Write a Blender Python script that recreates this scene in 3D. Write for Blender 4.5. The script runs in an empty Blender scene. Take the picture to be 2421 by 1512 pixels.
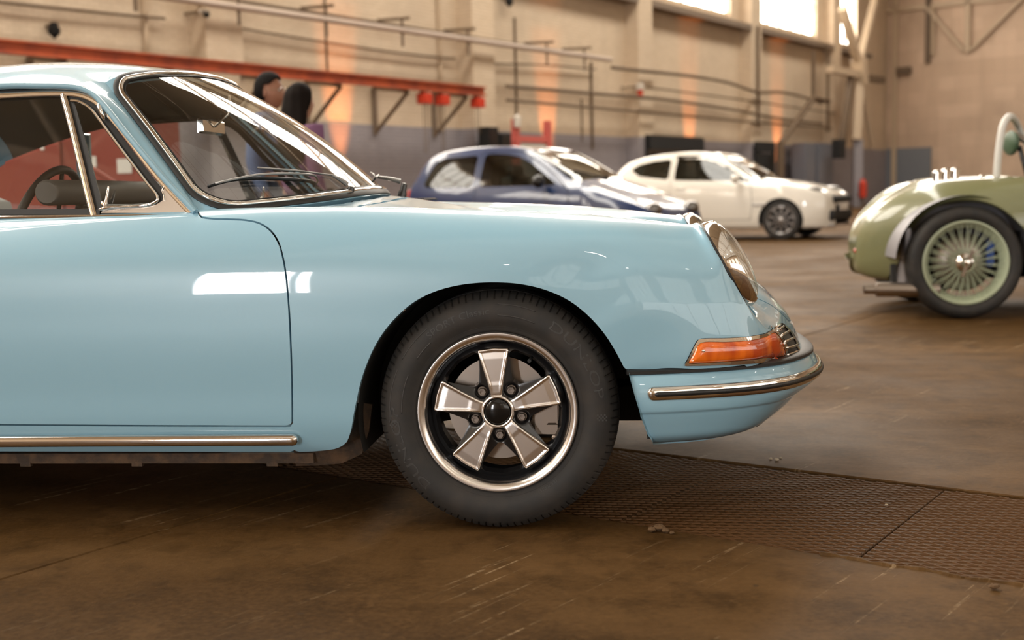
import bpy, math, random
import numpy as np
from mathutils import Vector, Matrix
random.seed(7); rng = np.random.default_rng(7)
PI = math.pi
S = bpy.context.scene
C = bpy.context.collection

# ------------------------------------------------------------------ camera
# camera model recovered from vanishing points of the photograph (2421 x 1512)
F, PX, PY = 2800.0, 1210.5, 756.0
hor = lambda x: 483 - .024 * x
def _n(v): return v / np.linalg.norm(v)
_vy = _n(np.array([1490 - PX, hor(1490) - PY, F]))
_k = F * F / (PY - hor(PX))
_vd = np.array([.024 * _k, _k, F]); _vd = _n(_vd); _vd = _n(_vd - _vd.dot(_vy) * _vy)
_Z = -_vd; _Y = _vy; _X = np.cross(_Y, _Z)
RW = np.stack([_X, _Y, _Z])
_d0 = RW @ np.array([1175 - PX, 975 - PY, F])
CAM = np.array([0, 0, .3165]) - _d0 / 905.0
def P(px, py, Y=None, Z=None, X=None, D=None):
    """point of the world seen at photo pixel (px,py) on a given real plane"""
    d = RW @ np.array([px - PX, py - PY, F])
    if Y is not None: t = (Y - CAM[1]) / d[1]
    elif Z is not None: t = (Z - CAM[2]) / d[2]
    elif X is not None: t = (X - CAM[0]) / d[0]
    else: t = D / F
    return CAM + t * d
def proj(V):
    c = (np.asarray(V, float) - CAM) @ RW
    return np.stack([PX + F * c[..., 0] / c[..., 2], PY + F * c[..., 1] / c[..., 2]], -1)
cam_d = bpy.data.cameras.new('camera'); cam = bpy.data.objects.new('camera', cam_d); C.objects.link(cam)
m = Matrix.Identity(4)
cr, cu, cb = RW @ np.array([1, 0, 0]), RW @ np.array([0, -1, 0]), RW @ np.array([0, 0, -1])
for i in range(3):
    m[i][0], m[i][1], m[i][2], m[i][3] = cr[i], cu[i], cb[i], CAM[i]
cam.matrix_world = m
cam_d.sensor_width = 36; cam_d.lens = F / 2421 * 36
cam_d.clip_start = .05; cam_d.clip_end = 300
cam_d.dof.use_dof = True; cam_d.dof.focus_distance = 3.12; cam_d.dof.aperture_fstop = 2.6
S.camera = cam

# hangar axes: U runs along the back wall (into the picture to the right), V points to the back wall
HU = np.array([.48874, .87243]); HV = np.array([-.87243, .48874]); HANG = math.atan2(HU[1], HU[0])
VW, UE = 14.95, 50.7          # back wall at v=VW, end wall at u=UE
VF, UL = -17.0, -26.0         # wall behind the camera, far left end wall
def H(u, v, z=0.0): return np.array([HU[0] * u + HV[0] * v, HU[1] * u + HV[1] * v, z])
def uv(p): return np.array([p[0] * HU[0] + p[1] * HU[1], p[0] * HV[0] + p[1] * HV[1], p[2]])
def PW(px, py, v=VW):
    """(u,z) of pixel on the vertical plane v=const parallel to the back wall"""
    d = RW @ np.array([px - PX, py - PY, F]); c = uv(CAM); e = uv(d)
    t = (v - c[1]) / e[1]; return c[0] + t * e[0], c[2] + t * e[2]
def PE(px, py, u=UE):
    d = RW @ np.array([px - PX, py - PY, F]); c = uv(CAM); e = uv(d)
    t = (u - c[0]) / e[0]; return c[1] + t * e[1], c[2] + t * e[2]

# ------------------------------------------------------------------ world, lights, exposure
S.view_settings.view_transform = 'Standard'; S.view_settings.look = 'None'
S.view_settings.gamma = 1; S.view_settings.use_curve_mapping = False
S.view_settings.exposure = -1.1
W = bpy.data.worlds.new('world'); S.world = W; W.use_nodes = True
W.node_tree.nodes['Background'].inputs[0].default_value = (1.0, .93, .82, 1)
W.node_tree.nodes['Background'].inputs[1].default_value = 1.0
S.cycles.use_denoising = True
S.cycles.max_bounces = 7; S.cycles.diffuse_bounces = 4; S.cycles.glossy_bounces = 5; S.cycles.transmission_bounces = 6
S.cycles.transparent_max_bounces = 12; S.cycles.sample_clamp_indirect = 6; S.cycles.caustics_reflective = False; S.cycles.caustics_refractive = False
def area_light(name, loc, target, sx, sy, power, col):
    l = bpy.data.lights.new(name, 'AREA'); l.shape = 'RECTANGLE'; l.size = sx; l.size_y = sy; l.energy = power; l.color = col
    o = bpy.data.objects.new(name, l); C.objects.link(o); o.location = loc
    d = Vector(target) - Vector(loc); o.rotation_euler = d.to_track_quat('-Z', 'Y').to_euler(); return o

# ------------------------------------------------------------------ helpers
def mat(name, col=(.5, .5, .5), rough=.5, metal=0.0, coat=0.0, spec=.5, trans=0.0, ior=1.5, emit=None, es=0.0, alpha=1.0, coat_rough=.03):
    m = bpy.data.materials.new(name); m.use_nodes = True
    b = m.node_tree.nodes['Principled BSDF']; i = b.inputs
    i['Base Color'].default_value = (*col, 1); i['Roughness'].default_value = rough; i['Metallic'].default_value = metal
    i['Coat Weight'].default_value = coat; i['Coat Roughness'].default_value = coat_rough
    i['Specular IOR Level'].default_value = spec; i['Transmission Weight'].default_value = trans; i['IOR'].default_value = ior
    i['Alpha'].default_value = alpha
    if emit: i['Emission Color'].default_value = (*emit, 1); i['Emission Strength'].default_value = es
    return m
def nd(m, t, **kw):
    n = m.node_tree.nodes.new(t)
    for k, v in kw.items():
        if k.startswith('i_'): n.inputs[k[2:].replace('_', ' ')].default_value = v
        else: setattr(n, k, v)
    return n
def lk(m, a, b): m.node_tree.links.new(a, b)
def bsdf(m): return m.node_tree.nodes['Principled BSDF']
def noise_mat(m, col2, scale=5.0, detail=6.0, lo=.4, hi=.65, bump=0.0, bscale=None, bdist=.01, rough2=None, coords='Object', stretch=(1, 1, 1)):
    """mix a second colour in with noise, optional bump"""
    b = bsdf(m); tc = nd(m, 'ShaderNodeTexCoord'); mp = nd(m, 'ShaderNodeMapping'); mp.inputs['Scale'].default_value = stretch
    lk(m, tc.outputs[coords], mp.inputs['Vector'])
    n = nd(m, 'ShaderNodeTexNoise'); n.inputs['Scale'].default_value = scale; n.inputs['Detail'].default_value = detail
    lk(m, mp.outputs[0], n.inputs['Vector'])
    r = nd(m, 'ShaderNodeMapRange'); r.inputs[1].default_value = lo; r.inputs[2].default_value = hi
    lk(m, n.outputs[0], r.inputs[0])
    mx = nd(m, 'ShaderNodeMix', data_type='RGBA')
    prev = b.inputs['Base Color']
    if prev.is_linked: lk(m, prev.links[0].from_socket, mx.inputs[6])
    else: mx.inputs[6].default_value = prev.default_value
    mx.inputs[7].default_value = (*col2, 1); lk(m, r.outputs[0], mx.inputs[0]); lk(m, mx.outputs[2], prev)
    if rough2 is not None:
        q = nd(m, 'ShaderNodeMapRange'); q.inputs[3].default_value = b.inputs['Roughness'].default_value; q.inputs[4].default_value = rough2
        lk(m, r.outputs[0], q.inputs[0]); lk(m, q.outputs[0], b.inputs['Roughness'])
    if bump:
        n2 = nd(m, 'ShaderNodeTexNoise'); n2.inputs['Scale'].default_value = bscale or scale * 4; n2.inputs['Detail'].default_value = 5
        lk(m, mp.outputs[0], n2.inputs['Vector'])
        bp = nd(m, 'ShaderNodeBump'); bp.inputs['Strength'].default_value = bump; bp.inputs['Distance'].default_value = bdist
        lk(m, n2.outputs[0], bp.inputs['Height']); lk(m, bp.outputs[0], b.inputs['Normal'])
    return m

def link(name, me, parent=None):
    o = bpy.data.objects.new(name, me); C.objects.link(o)
    if parent is not None:
        o.parent = parent
        o.matrix_parent_inverse = parent_inv(parent)
    return o
def parent_inv(p):
    mt = Matrix.Identity(4); q = p
    M = Matrix.Identity(4)
    while q is not None:
        M = q.matrix_parent_inverse @ q.matrix_basis @ M if False else (q.matrix_parent_inverse @ q.matrix_basis) @ M
        q = q.parent
    return M.inverted()
def tag(o, label=None, cat=None, group=None, kind=None):
    if label: o['label'] = label
    if cat: o['category'] = cat
    if group: o['group'] = group
    if kind: o['kind'] = kind
    return o
def empty(name, loc, label, cat, group=None):
    o = bpy.data.objects.new(name, None); C.objects.link(o); o.location = loc; o.empty_display_size = .2
    return tag(o, label, cat, group)
def mesh(name, V, Fc, m=None, parent=None, smooth=True, sharp=None, angle=None, mats=None, mi=None):
    me = bpy.data.meshes.new(name)
    me.from_pydata([tuple(map(float, v)) for v in V], [], [tuple(int(i) for i in f) for f in Fc]); me.update()
    if mats: 
        for x in mats: me.materials.append(x)
    elif m: me.materials.append(m)
    if mi is not None: me.polygons.foreach_set('material_index', np.asarray(mi, np.int32))
    if smooth: me.polygons.foreach_set('use_smooth', [True] * len(me.polygons))
    if smooth and angle is not None: me.set_sharp_from_angle(angle=math.radians(angle))
    if sharp:
        ek = {tuple(sorted(e.vertices)): e.index for e in me.edges}
        at = me.attributes.get('sharp_edge') or me.attributes.new('sharp_edge', 'BOOLEAN', 'EDGE')
        for k in sharp:
            j = ek.get(tuple(sorted(k)))
            if j is not None: at.data[j].value = True
    return link(name, me, parent)
class MB:
    """collects shapes into one mesh"""
    def __init__(s): s.V = []; s.F = []; s.n = 0
    def add(s, V, Fc):
        V = np.asarray(V, float); s.V.append(V); s.F += [tuple(i + s.n for i in f) for f in Fc]; s.n += len(V); return s
    def box(s, c, d, rz=0.0, R=None, bev=0.0):
        x, y, z = np.array(d) / 2.0
        if bev:
            b = min(bev, x, y, z) * .98; V = []
            for sz, q in ((-z, b), (-z + b, 0), (z - b, 0), (z, b)):
                for (sx, sy) in ((-1, -1), (1, -1), (1, 1), (-1, 1)):
                    V.append((sx * (x - q), sy * (y - q), sz))
            Fc = [(3, 2, 1, 0), (12, 13, 14, 15)]
            for l in range(3):
                for k in range(4): Fc.append((l * 4 + k, l * 4 + (k + 1) % 4, l * 4 + 4 + (k + 1) % 4, l * 4 + 4 + k))
        else:
            V = [(-x, -y, -z), (x, -y, -z), (x, y, -z), (-x, y, -z), (-x, -y, z), (x, -y, z), (x, y, z), (-x, y, z)]
            Fc = [(3, 2, 1, 0), (4, 5, 6, 7), (0, 1, 5, 4), (1, 2, 6, 5), (2, 3, 7, 6), (3, 0, 4, 7)]
        V = np.array(V)
        if R is None:
            c_, s_ = math.cos(rz), math.sin(rz); R = np.array([[c_, -s_, 0], [s_, c_, 0], [0, 0, 1]])
        return s.add(V @ R.T + np.array(c), Fc)
    def bar(s, a, b, w, h=None, up=(0, 0, 1)):
        a = np.array(a, float); b = np.array(b, float); h = h or w; d = b - a; L = np.linalg.norm(d); d /= L
        up = np.array(up, float)
        if abs(d.dot(up)) > .98: up = np.array([1., 0, 0])
        x = _n(np.cross(d, up)); y = np.cross(x, d)
        R = np.stack([d, -x, y], 1)
        return s.box((a + b) / 2, (L, w, h), R=R)
    def tube(s, pts, r, n=8, caps=True, closed=False):
        V, Fc = tube(pts, r, n, caps, closed); return s.add(V, Fc)
    def lathe(s, c, axis, prof, n=24):
        V, Fc = lathe(c, axis, prof, n); return s.add(V, Fc)
    def build(s, name, m, parent=None, smooth=False, angle=35):
        return mesh(name, np.concatenate(s.V), s.F, m, parent, smooth=smooth, angle=angle if smooth else None)
def frames(pts, closed=False, up=None):
    p = np.asarray(pts, float); n = len(p)
    if closed: t = np.roll(p, -1, 0) - np.roll(p, 1, 0)
    else: t = np.gradient(p, axis=0)
    t /= np.linalg.norm(t, axis=1)[:, None]
    if up is None:
        a = np.array([0, 0, 1.]) if abs(t[0][2]) < .9 else np.array([1., 0, 0])
        N = []; c = a - a.dot(t[0]) * t[0]; c = _n(c)
        for i in range(n):
            c = c - c.dot(t[i]) * t[i]; c = _n(c); N.append(c)
        N = np.array(N)
    else:
        up = np.asarray(up, float); up = np.broadcast_to(up, p.shape)
        N = up - (up * t).sum(1)[:, None] * t; N /= np.linalg.norm(N, axis=1)[:, None]
    return p, t, N, np.cross(t, N)
def sweep(pts, prof, up=None, closed=False, caps=True, scale=None):
    """profile points (a,b): a along up-normal, b sideways"""
    p, t, N, B = frames(pts, closed, up); n = len(p); k = len(prof); pr = np.asarray(prof, float)
    sc = np.ones(n) if scale is None else np.asarray(scale)
    V = (p[:, None] + (N[:, None] * pr[None, :, :1] + B[:, None] * pr[None, :, 1:]) * sc[:, None, None]).reshape(-1, 3)
    Fc = []
    for i in range(n if closed else n - 1):
        i2 = (i + 1) % n
        for j in range(k):
            j2 = (j + 1) % k
            Fc.append((i * k + j, i * k + j2, i2 * k + j2, i2 * k + j))
    if caps and not closed:
        Fc.append(tuple(range(k - 1, -1, -1))); Fc.append(tuple((n - 1) * k + j for j in range(k)))
    return V, Fc
def tube(pts, r, n=8, caps=True, closed=False):
    a = np.linspace(0, 2 * PI, n, endpoint=False)
    sc = None
    if np.ndim(r): sc = np.asarray(r, float); r = 1.0
    return sweep(pts, np.stack([np.cos(a), np.sin(a)], 1) * r, closed=closed, caps=caps, scale=sc)
def lathe(c, axis, prof, n=32, frac=1.0, ref=None):
    """prof: (r, h) pairs, h along axis"""
    ax = _n(np.array(axis, float)); ref = np.array(ref, float) if ref is not None else (np.array([1., 0, 0]) if abs(ax[0]) < .9 else np.array([0, 0, 1.]))
    e1 = _n(ref - ref.dot(ax) * ax); e2 = np.cross(ax, e1); V = []; full = frac >= 1.0
    th = np.linspace(0, 2 * PI * frac, n, endpoint=not full)
    for r, h in prof:
        for a in th: V.append(np.array(c) + ax * h + (e1 * math.cos(a) + e2 * math.sin(a)) * r)
    Fc = []
    for i in range(len(prof) - 1):
        for j in range(n if full else n - 1):
            j2 = (j + 1) % n; Fc.append((i * n + j, i * n + j2, (i + 1) * n + j2, (i + 1) * n + j))
    return np.array(V), Fc
def spl(pts, n, closed=False, t=None):
    """interpolating cubic through pts (non uniform Catmull-Rom), n samples"""
    p = np.asarray(pts, float)
    if closed: p = np.concatenate([p[-2:], p, p[:3]])
    if t is None:
        d = np.linalg.norm(np.diff(p, axis=0), axis=1) ** .7; d[d < 1e-9] = 1e-9; t = np.concatenate([[0], np.cumsum(d)])
    a, b = (t[2], t[-3]) if closed else (t[0], t[-1])
    return herm(t, p, np.linspace(a, b, n, endpoint=not closed))
def herm(t, p, q):
    t = np.asarray(t, float); p = np.asarray(p, float); shp = p.shape[1:]; p = p.reshape(len(t), -1)
    h = np.diff(t)[:, None]; s = np.diff(p, axis=0) / h
    m_ = np.empty_like(p)
    if len(t) > 2: m_[1:-1] = (s[:-1] * h[1:] + s[1:] * h[:-1]) / (h[1:] + h[:-1])
    m_[0] = s[0] if len(t) < 3 else 1.5 * s[0] - .5 * m_[1]
    m_[-1] = s[-1] if len(t) < 3 else 1.5 * s[-1] - .5 * m_[-2]
    i = np.clip(np.searchsorted(t, q, side='right') - 1, 0, len(t) - 2); hh = h[i]
    x = ((q - t[i]) / hh[:, 0])[:, None]
    r = (2 * x**3 - 3 * x**2 + 1) * p[i] + (x**3 - 2 * x**2 + x) * hh * m_[i] + (-2 * x**3 + 3 * x**2) * p[i + 1] + (x**3 - x**2) * hh * m_[i + 1]
    return r.reshape((len(q),) + shp)
def patch(net, step=.012, ti=None, tj=None, i0=0, i1=None, ni=None, nj=None):
    """bicubic interpolation of a control net (rows, cols, 3); samples rows i0..i1"""
    net = np.asarray(net, float); n, k, _ = net.shape; i1 = n - 1 if i1 is None else i1
    if ti is None:
        d = np.linalg.norm(np.diff(net, axis=0), axis=2).max(1); ti = np.concatenate([[0], np.cumsum(d)])
    if tj is None:
        d = np.linalg.norm(np.diff(net, axis=1), axis=2).mean(0) + 1e-6; tj = np.concatenate([[0], np.cumsum(d)])
    ti = np.asarray(ti, float); tj = np.asarray(tj, float)
    ni = ni or max(2, int((ti[i1] - ti[i0]) / step)); nj = nj or max(2, int((tj[-1] - tj[0]) / step))
    A = herm(ti, net, np.linspace(ti[i0], ti[i1], ni + 1))
    B = herm(tj, A.transpose(1, 0, 2), np.linspace(tj[0], tj[-1], nj + 1)).transpose(1, 0, 2)
    V = B.reshape(-1, 3); a, b = B.shape[:2]
    Fc = [(i * b + j, i * b + j + 1, (i + 1) * b + j + 1, (i + 1) * b + j) for i in range(a - 1) for j in range(b - 1)]
    return V, Fc
def sdf(Q, poly):
    """signed distance to closed polygon, negative inside"""
    Q = np.asarray(Q, float); poly = np.asarray(poly, float); d = np.full(len(Q), 1e18); ins = np.zeros(len(Q), bool)
    n = len(poly)
    for i in range(n):
        a = poly[i]; b = poly[(i + 1) % n]; e = b - a; w = Q - a
        h = np.clip((w @ e) / max(e @ e, 1e-12), 0, 1); r = w - h[:, None] * e
        d = np.minimum(d, (r * r).sum(1))
        c = (a[1] <= Q[:, 1]) != (b[1] <= Q[:, 1])
        with np.errstate(divide='ignore', invalid='ignore'):
            xx = a[0] + (Q[:, 1] - a[1]) * e[0] / (e[1] if abs(e[1]) > 1e-12 else 1e-12)
        ins ^= c & (Q[:, 0] < xx)
    return np.sqrt(d) * np.where(ins, -1, 1)
def clip(V, Fc, f):
    """keep the part of the mesh where f < 0"""
    V = list(map(np.asarray, V)); f = list(f); out = []; cache = {}
    def cut(a, b):
        k = (min(a, b), max(a, b))
        if k not in cache:
            t = f[a] / (f[a] - f[b]); V.append(V[a] + t * (V[b] - V[a])); cache[k] = len(V) - 1
        return cache[k]
    for fc in Fc:
        ins = [f[i] < 0 for i in fc]
        if all(ins): out.append(fc); continue
        if not any(ins): continue
        r = []
        for q in range(len(fc)):
            a, b = fc[q], fc[(q + 1) % len(fc)]
            if f[a] < 0: r.append(a)
            if (f[a] < 0) != (f[b] < 0): r.append(cut(a, b))
        if len(r) > 2: out.append(tuple(r))
    used = sorted({i for fc in out for i in fc}); mp = {o: i for i, o in enumerate(used)}
    if not used: return np.zeros((0, 3)), []
    return np.array([V[i] for i in used]), [tuple(mp[i] for i in fc) for fc in out]
def vnorm(V, Fc):
    N = np.zeros_like(V)
    for fc in Fc:
        n = np.cross(V[fc[1]] - V[fc[0]], V[fc[2]] - V[fc[0]])
        if len(fc) > 3: n = n + np.cross(V[fc[2]] - V[fc[0]], V[fc[3]] - V[fc[0]])
        for i in fc: N[i] += n
    l = np.linalg.norm(N, axis=1); l[l < 1e-15] = 1
    return N / l[:, None]
def boundary(Fc):
    e = {}
    for fc in Fc:
        for q in range(len(fc)):
            a, b = fc[q], fc[(q + 1) % len(fc)]; k = (min(a, b), max(a, b))
            e[k] = None if k in e else (a, b)
    return [x for x in e.values() if x]
def lip(V, Fc, depth, sel=None):
    """fold the open edges inwards by depth; returns V,F,sharp edges"""
    N = vnorm(V, Fc); bd = boundary(Fc); V2 = list(V); mp = {}; Fo = list(Fc); sh = []
    for a, b in bd:
        if sel is not None and not (sel(V[a]) and sel(V[b])): continue
        for q in (a, b):
            if q not in mp: mp[q] = len(V2); V2.append(V[q] - N[q] * depth)
        Fo.append((b, a, mp[a], mp[b])); sh.append((a, b))
    return np.array(V2), Fo, sh
def mirror(V, Fc, cy):
    V = np.array(V, float); V[:, 1] = 2 * cy - V[:, 1]; return V, [tuple(reversed(f)) for f in Fc]
def text_mesh(body, size=1.0, depth=.1, font=None, xs=1.0, res=3):
    cu = bpy.data.curves.new('t', 'FONT'); cu.body = body; cu.size = size; cu.extrude = depth; cu.resolution_u = res; cu.align_x = 'CENTER'
    o = bpy.data.objects.new('t', cu); C.objects.link(o)
    dg = bpy.context.evaluated_depsgraph_get(); me = bpy.data.meshes.new_from_object(o.evaluated_get(dg))
    V = np.array([v.co[:] for v in me.vertices]); Fc = [tuple(p.vertices) for p in me.polygons]
    bpy.data.objects.remove(o); bpy.data.curves.remove(cu); bpy.data.meshes.remove(me)
    V[:, 0] *= xs; return V, Fc
def copy_tree(o, parent=None):
    c = o.copy(); C.objects.link(c)
    if parent is not None: c.parent = parent
    for ch in [x for x in bpy.data.objects if x.parent is o]: copy_tree(ch, c)
    return c
# ================================================================== HANGAR
def wnoise(m, scale, detail=5, stretch=(1, 1, 1), rot=0.0, rough=.55, distort=0.0):
    g = nd(m, 'ShaderNodeNewGeometry'); mp = nd(m, 'ShaderNodeMapping'); mp.inputs['Scale'].default_value = stretch; mp.inputs['Rotation'].default_value = (0, 0, rot)
    mp.vector_type = 'TEXTURE' if rot else 'POINT'
    if rot: mp.inputs['Scale'].default_value = tuple(1 / q for q in stretch)
    lk(m, g.outputs['Position'], mp.inputs[0]); n = nd(m, 'ShaderNodeTexNoise'); n.inputs['Scale'].default_value = scale; n.inputs['Detail'].default_value = detail
    n.inputs['Roughness'].default_value = rough; n.inputs['Distortion'].default_value = distort
    lk(m, mp.outputs[0], n.inputs['Vector']); return n.outputs[0]
def ramp(m, sock, lo, hi, a=0.0, b=1.0):
    r = nd(m, 'ShaderNodeMapRange'); r.inputs[1].default_value = lo; r.inputs[2].default_value = hi; r.inputs[3].default_value = a; r.inputs[4].default_value = b
    lk(m, sock, r.inputs[0]); return r.outputs[0]
def mixc(m, fac, a, b, blend='MIX'):
    x = nd(m, 'ShaderNodeMix', data_type='RGBA', blend_type=blend)
    for k, v in ((6, a), (7, b)):
        if isinstance(v, tuple): x.inputs[k].default_value = (*v, 1)
        else: lk(m, v, x.inputs[k])
    if isinstance(fac, float): x.inputs[0].default_value = fac
    else: lk(m, fac, x.inputs[0])
    return x.outputs[2]
floor_m = mat('concrete_floor', (.2, .12, .06), rough=.5, spec=.08)
def setup_floor(m, base, dark, pale, scratches=True):
    b = bsdf(m)
    c = mixc(m, ramp(m, wnoise(m, .55, 6), .35, .65), base, dark)
    c = mixc(m, ramp(m, wnoise(m, 1.0, 6, stretch=(.35, 1.6, 1), rot=math.radians(-3), rough=.6), .45, .70, 0, .75), c, pale)
    c = mixc(m, ramp(m, wnoise(m, 3.2, 8, rough=.65), .50, .74, 0, .55), c, dark)
    c = mixc(m, ramp(m, wnoise(m, 2.2, 9, rough=.7, distort=.6), .54, .74, 0, .6), c, pale)
    c = mixc(m, ramp(m, wnoise(m, 60, 3), .3, .75, 0, .35), c, pale)
    c = mixc(m, ramp(m, wnoise(m, 7, 7, rough=.7), .48, .66, 0, .5), c, tuple(x * .6 for x in dark))
    c = mixc(m, ramp(m, wnoise(m, 22, 6, rough=.75), .58, .72, 0, .5), c, pale)
    if scratches:
        # long scrape marks dragged along one direction
        sc = wnoise(m, 1.0, 4, stretch=(1.3, 34, 1), rot=math.radians(57), rough=.6)
        gate = wnoise(m, 1.3, 3)
        k = nd(m, 'ShaderNodeMath', operation='MULTIPLY'); lk(m, ramp(m, sc, .60, .67), k.inputs[0]); lk(m, ramp(m, gate, .47, .60, 0, .75), k.inputs[1])
        k2 = nd(m, 'ShaderNodeMath', operation='MULTIPLY'); lk(m, k.outputs[0], k2.inputs[0]); lk(m, ramp(m, wnoise(m, 40, 4), .4, .6), k2.inputs[1])
        c = mixc(m, k2.outputs[0], c, (.34, .24, .14))
        sp = wnoise(m, 9, 2)
        c = mixc(m, ramp(m, sp, .735, .76, 0, .7), c, (.05, .03, .015))
    lk(m, c, b.inputs['Base Color'])
    lk(m, ramp(m, wnoise(m, 1.1, 6),   .35, .7, .48, .70), b.inputs['Roughness'])
    bp = nd(m, 'ShaderNodeBump'); bp.inputs['Strength'].default_value = .35; bp.inputs['Distance'].default_value = .004
    lk(m, wnoise(m, 45, 8, rough=.7), bp.inputs['Height']); lk(m, bp.outputs[0], b.inputs['Normal'])
setup_floor(floor_m, (.070, .033, .0078), (.040, .0195, .0050), (.15, .082, .032))
dark_gap = mat('joint_filler', (.03, .02, .012), rough=.9)
cream = mat('cream_painted_brick', (.66, .52, .38), rough=.6)
def setup_brick(m, c1, c2, mort, bw=.225, bh=.075, stain=.35):
    b = bsdf(m); g = nd(m, 'ShaderNodeNewGeometry'); mp = nd(m, 'ShaderNodeMapping'); mp.vector_type = 'POINT'
    mp.inputs['Rotation'].default_value = (0, 0, -HANG)
    lk(m, g.outputs['Position'], mp.inputs[0]); sx = nd(m, 'ShaderNodeSeparateXYZ'); lk(m, mp.outputs[0], sx.inputs[0])
    ad = nd(m, 'ShaderNodeMath', operation='ADD'); lk(m, sx.outputs[0], ad.inputs[0]); lk(m, sx.outputs[1], ad.inputs[1])
    cb = nd(m, 'ShaderNodeCombineXYZ'); lk(m, ad.outputs[0], cb.inputs[0]); lk(m, sx.outputs[2], cb.inputs[1])
    br = nd(m, 'ShaderNodeTexBrick'); br.inputs['Scale'].default_value = 1; br.inputs['Brick Width'].default_value = bw; br.inputs['Row Height'].default_value = bh
    br.inputs['Mortar Size'].default_value = .006; br.inputs['Color1'].default_value = (*c1, 1); br.inputs['Color2'].default_value = (*c2, 1); br.inputs['Mortar'].default_value = (*mort, 1)
    lk(m, cb.outputs[0], br.inputs[0])
    c = mixc(m, ramp(m, wnoise(m, .45, 6), .42, .7, 0, stain), br.outputs[0], tuple(x * .62 for x in c1))
    c = mixc(m, ramp(m, wnoise(m, 1.0, 5, stretch=(2.2, 2.2, .25)), .5, .75, 0, stain * .8), c, tuple(x * .7 for x in c2))
    lk(m, c, b.inputs['Base Color'])
    bp = nd(m, 'ShaderNodeBump'); bp.inputs['Strength'].default_value = .6; bp.inputs['Distance'].default_value = .006; bp.invert = True
    lk(m, br.outputs['Fac'], bp.inputs['Height']); lk(m, bp.outputs[0], b.inputs['Normal'])
setup_brick(cream, (.68, .545, .40), (.62, .49, .35), (.50, .38, .26))
endw = mat('bare_block', (.45, .33, .24), rough=.8); setup_brick(endw, (.66, .485, .355), (.56, .405, .29), (.44, .31, .22), bw=.9, bh=.6, stain=.55)
greyp = mat('grey_painted_brick', (.25, .235, .25), rough=.55); setup_brick(greyp, (.33, .30, .315), (.295, .27, .285), (.19, .17, .18), stain=.3)
red_p = mat('red_oxide_paint', (.48, .10, .035), rough=.5); noise_mat(red_p, (.30, .06, .03), scale=3)
red_hoist = mat('red_hoist_paint', (.55, .04, .015), rough=.4)
pipe_m = mat('lagged_pipe', (.50, .40, .33), rough=.5); iron = mat('brown_painted_steel', (.13, .085, .05), rough=.6)
cream_steel = mat('cream_painted_steel', (.50, .38, .26), rough=.5)
lead = mat('concrete_sill', (.20, .15, .11), rough=.8)
blackm = mat('matt_black', (.008, .008, .008), rough=.8)
skyl = mat('daylit_frosted_glazing', (.8, .8, .8), rough=.6, emit=(1.0, .945, .85), es=24.0)
skyl3 = mat('dimmed_window_glazing', (.5, .48, .42), rough=.6, emit=(1.0, .93, .82), es=2.6)  # glow turned down so these windows reflect only weakly in the car
skyl2 = mat('daylit_window_glazing', (.8, .8, .8), rough=.6, emit=(1.0, .93, .82), es=22.0)
skyd = mat('doorway_daylight_glow', (.8, .8, .8), rough=.6, emit=(.97, .98, 1.0), es=150.0)  # glowing pane stands in for the daylight outside the open doorway
roof_m = mat('painted_roof_decking', (.42, .33, .22), rough=.8)

HR = np.array([[HU[0], HV[0], 0], [HU[1], HV[1], 0], [0, 0, 1.]])   # hangar frame -> world
def hbox(mb, u0, u1, v0, v1, z0, z1, bev=0):
    return mb.box(H((u0 + u1) / 2, (v0 + v1) / 2, (z0 + z1) / 2), (abs(u1 - u0), abs(v1 - v0), abs(z1 - z0)), R=HR, bev=bev)
def hb(name, m, parent, *a, **k):
    mb = MB(); hbox(mb, *a, **k); return mb.build(name, m, parent)

# floor: sub-slab, slabs with real joints, plate trench
fl = MB(); hbox(fl, UL - .5, UE + .5, VF - .5, VW + .5, -.35, -.16); fo = tag(fl.build('floor', dark_gap), kind='structure', label='brown polished concrete floor of the hangar')
T0, T1 = .235, 1.022
us = [UL]; x = T0 - 6.2
while x > UL: us.append(x); x -= 6.2
us = sorted(us) + [T0]; us2 = [T1]; x = T1 + 6.2
while x < UE: us2.append(x); x += 6.2
us2.append(UE)
vs = [VF]; x = .80 - 4.6
while x > VF: vs.append(x); x -= 4.6
vs = sorted(vs) + [.80]; x = .80 + 4.6
while x < VW: vs.append(x); x += 4.6
vs.append(VW)
for arr in (us, us2):
    for a, b in zip(arr[:-1], arr[1:]):
        for c_, d_ in zip(vs[:-1], vs[1:]):
            g = .003; mb = MB(); hbox(mb, a + g, b - g, c_ + g, d_ - g, -.16, rng.uniform(-.0006, .0), bev=.0035); mb.build('floor_slab', floor_m, fo)
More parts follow.
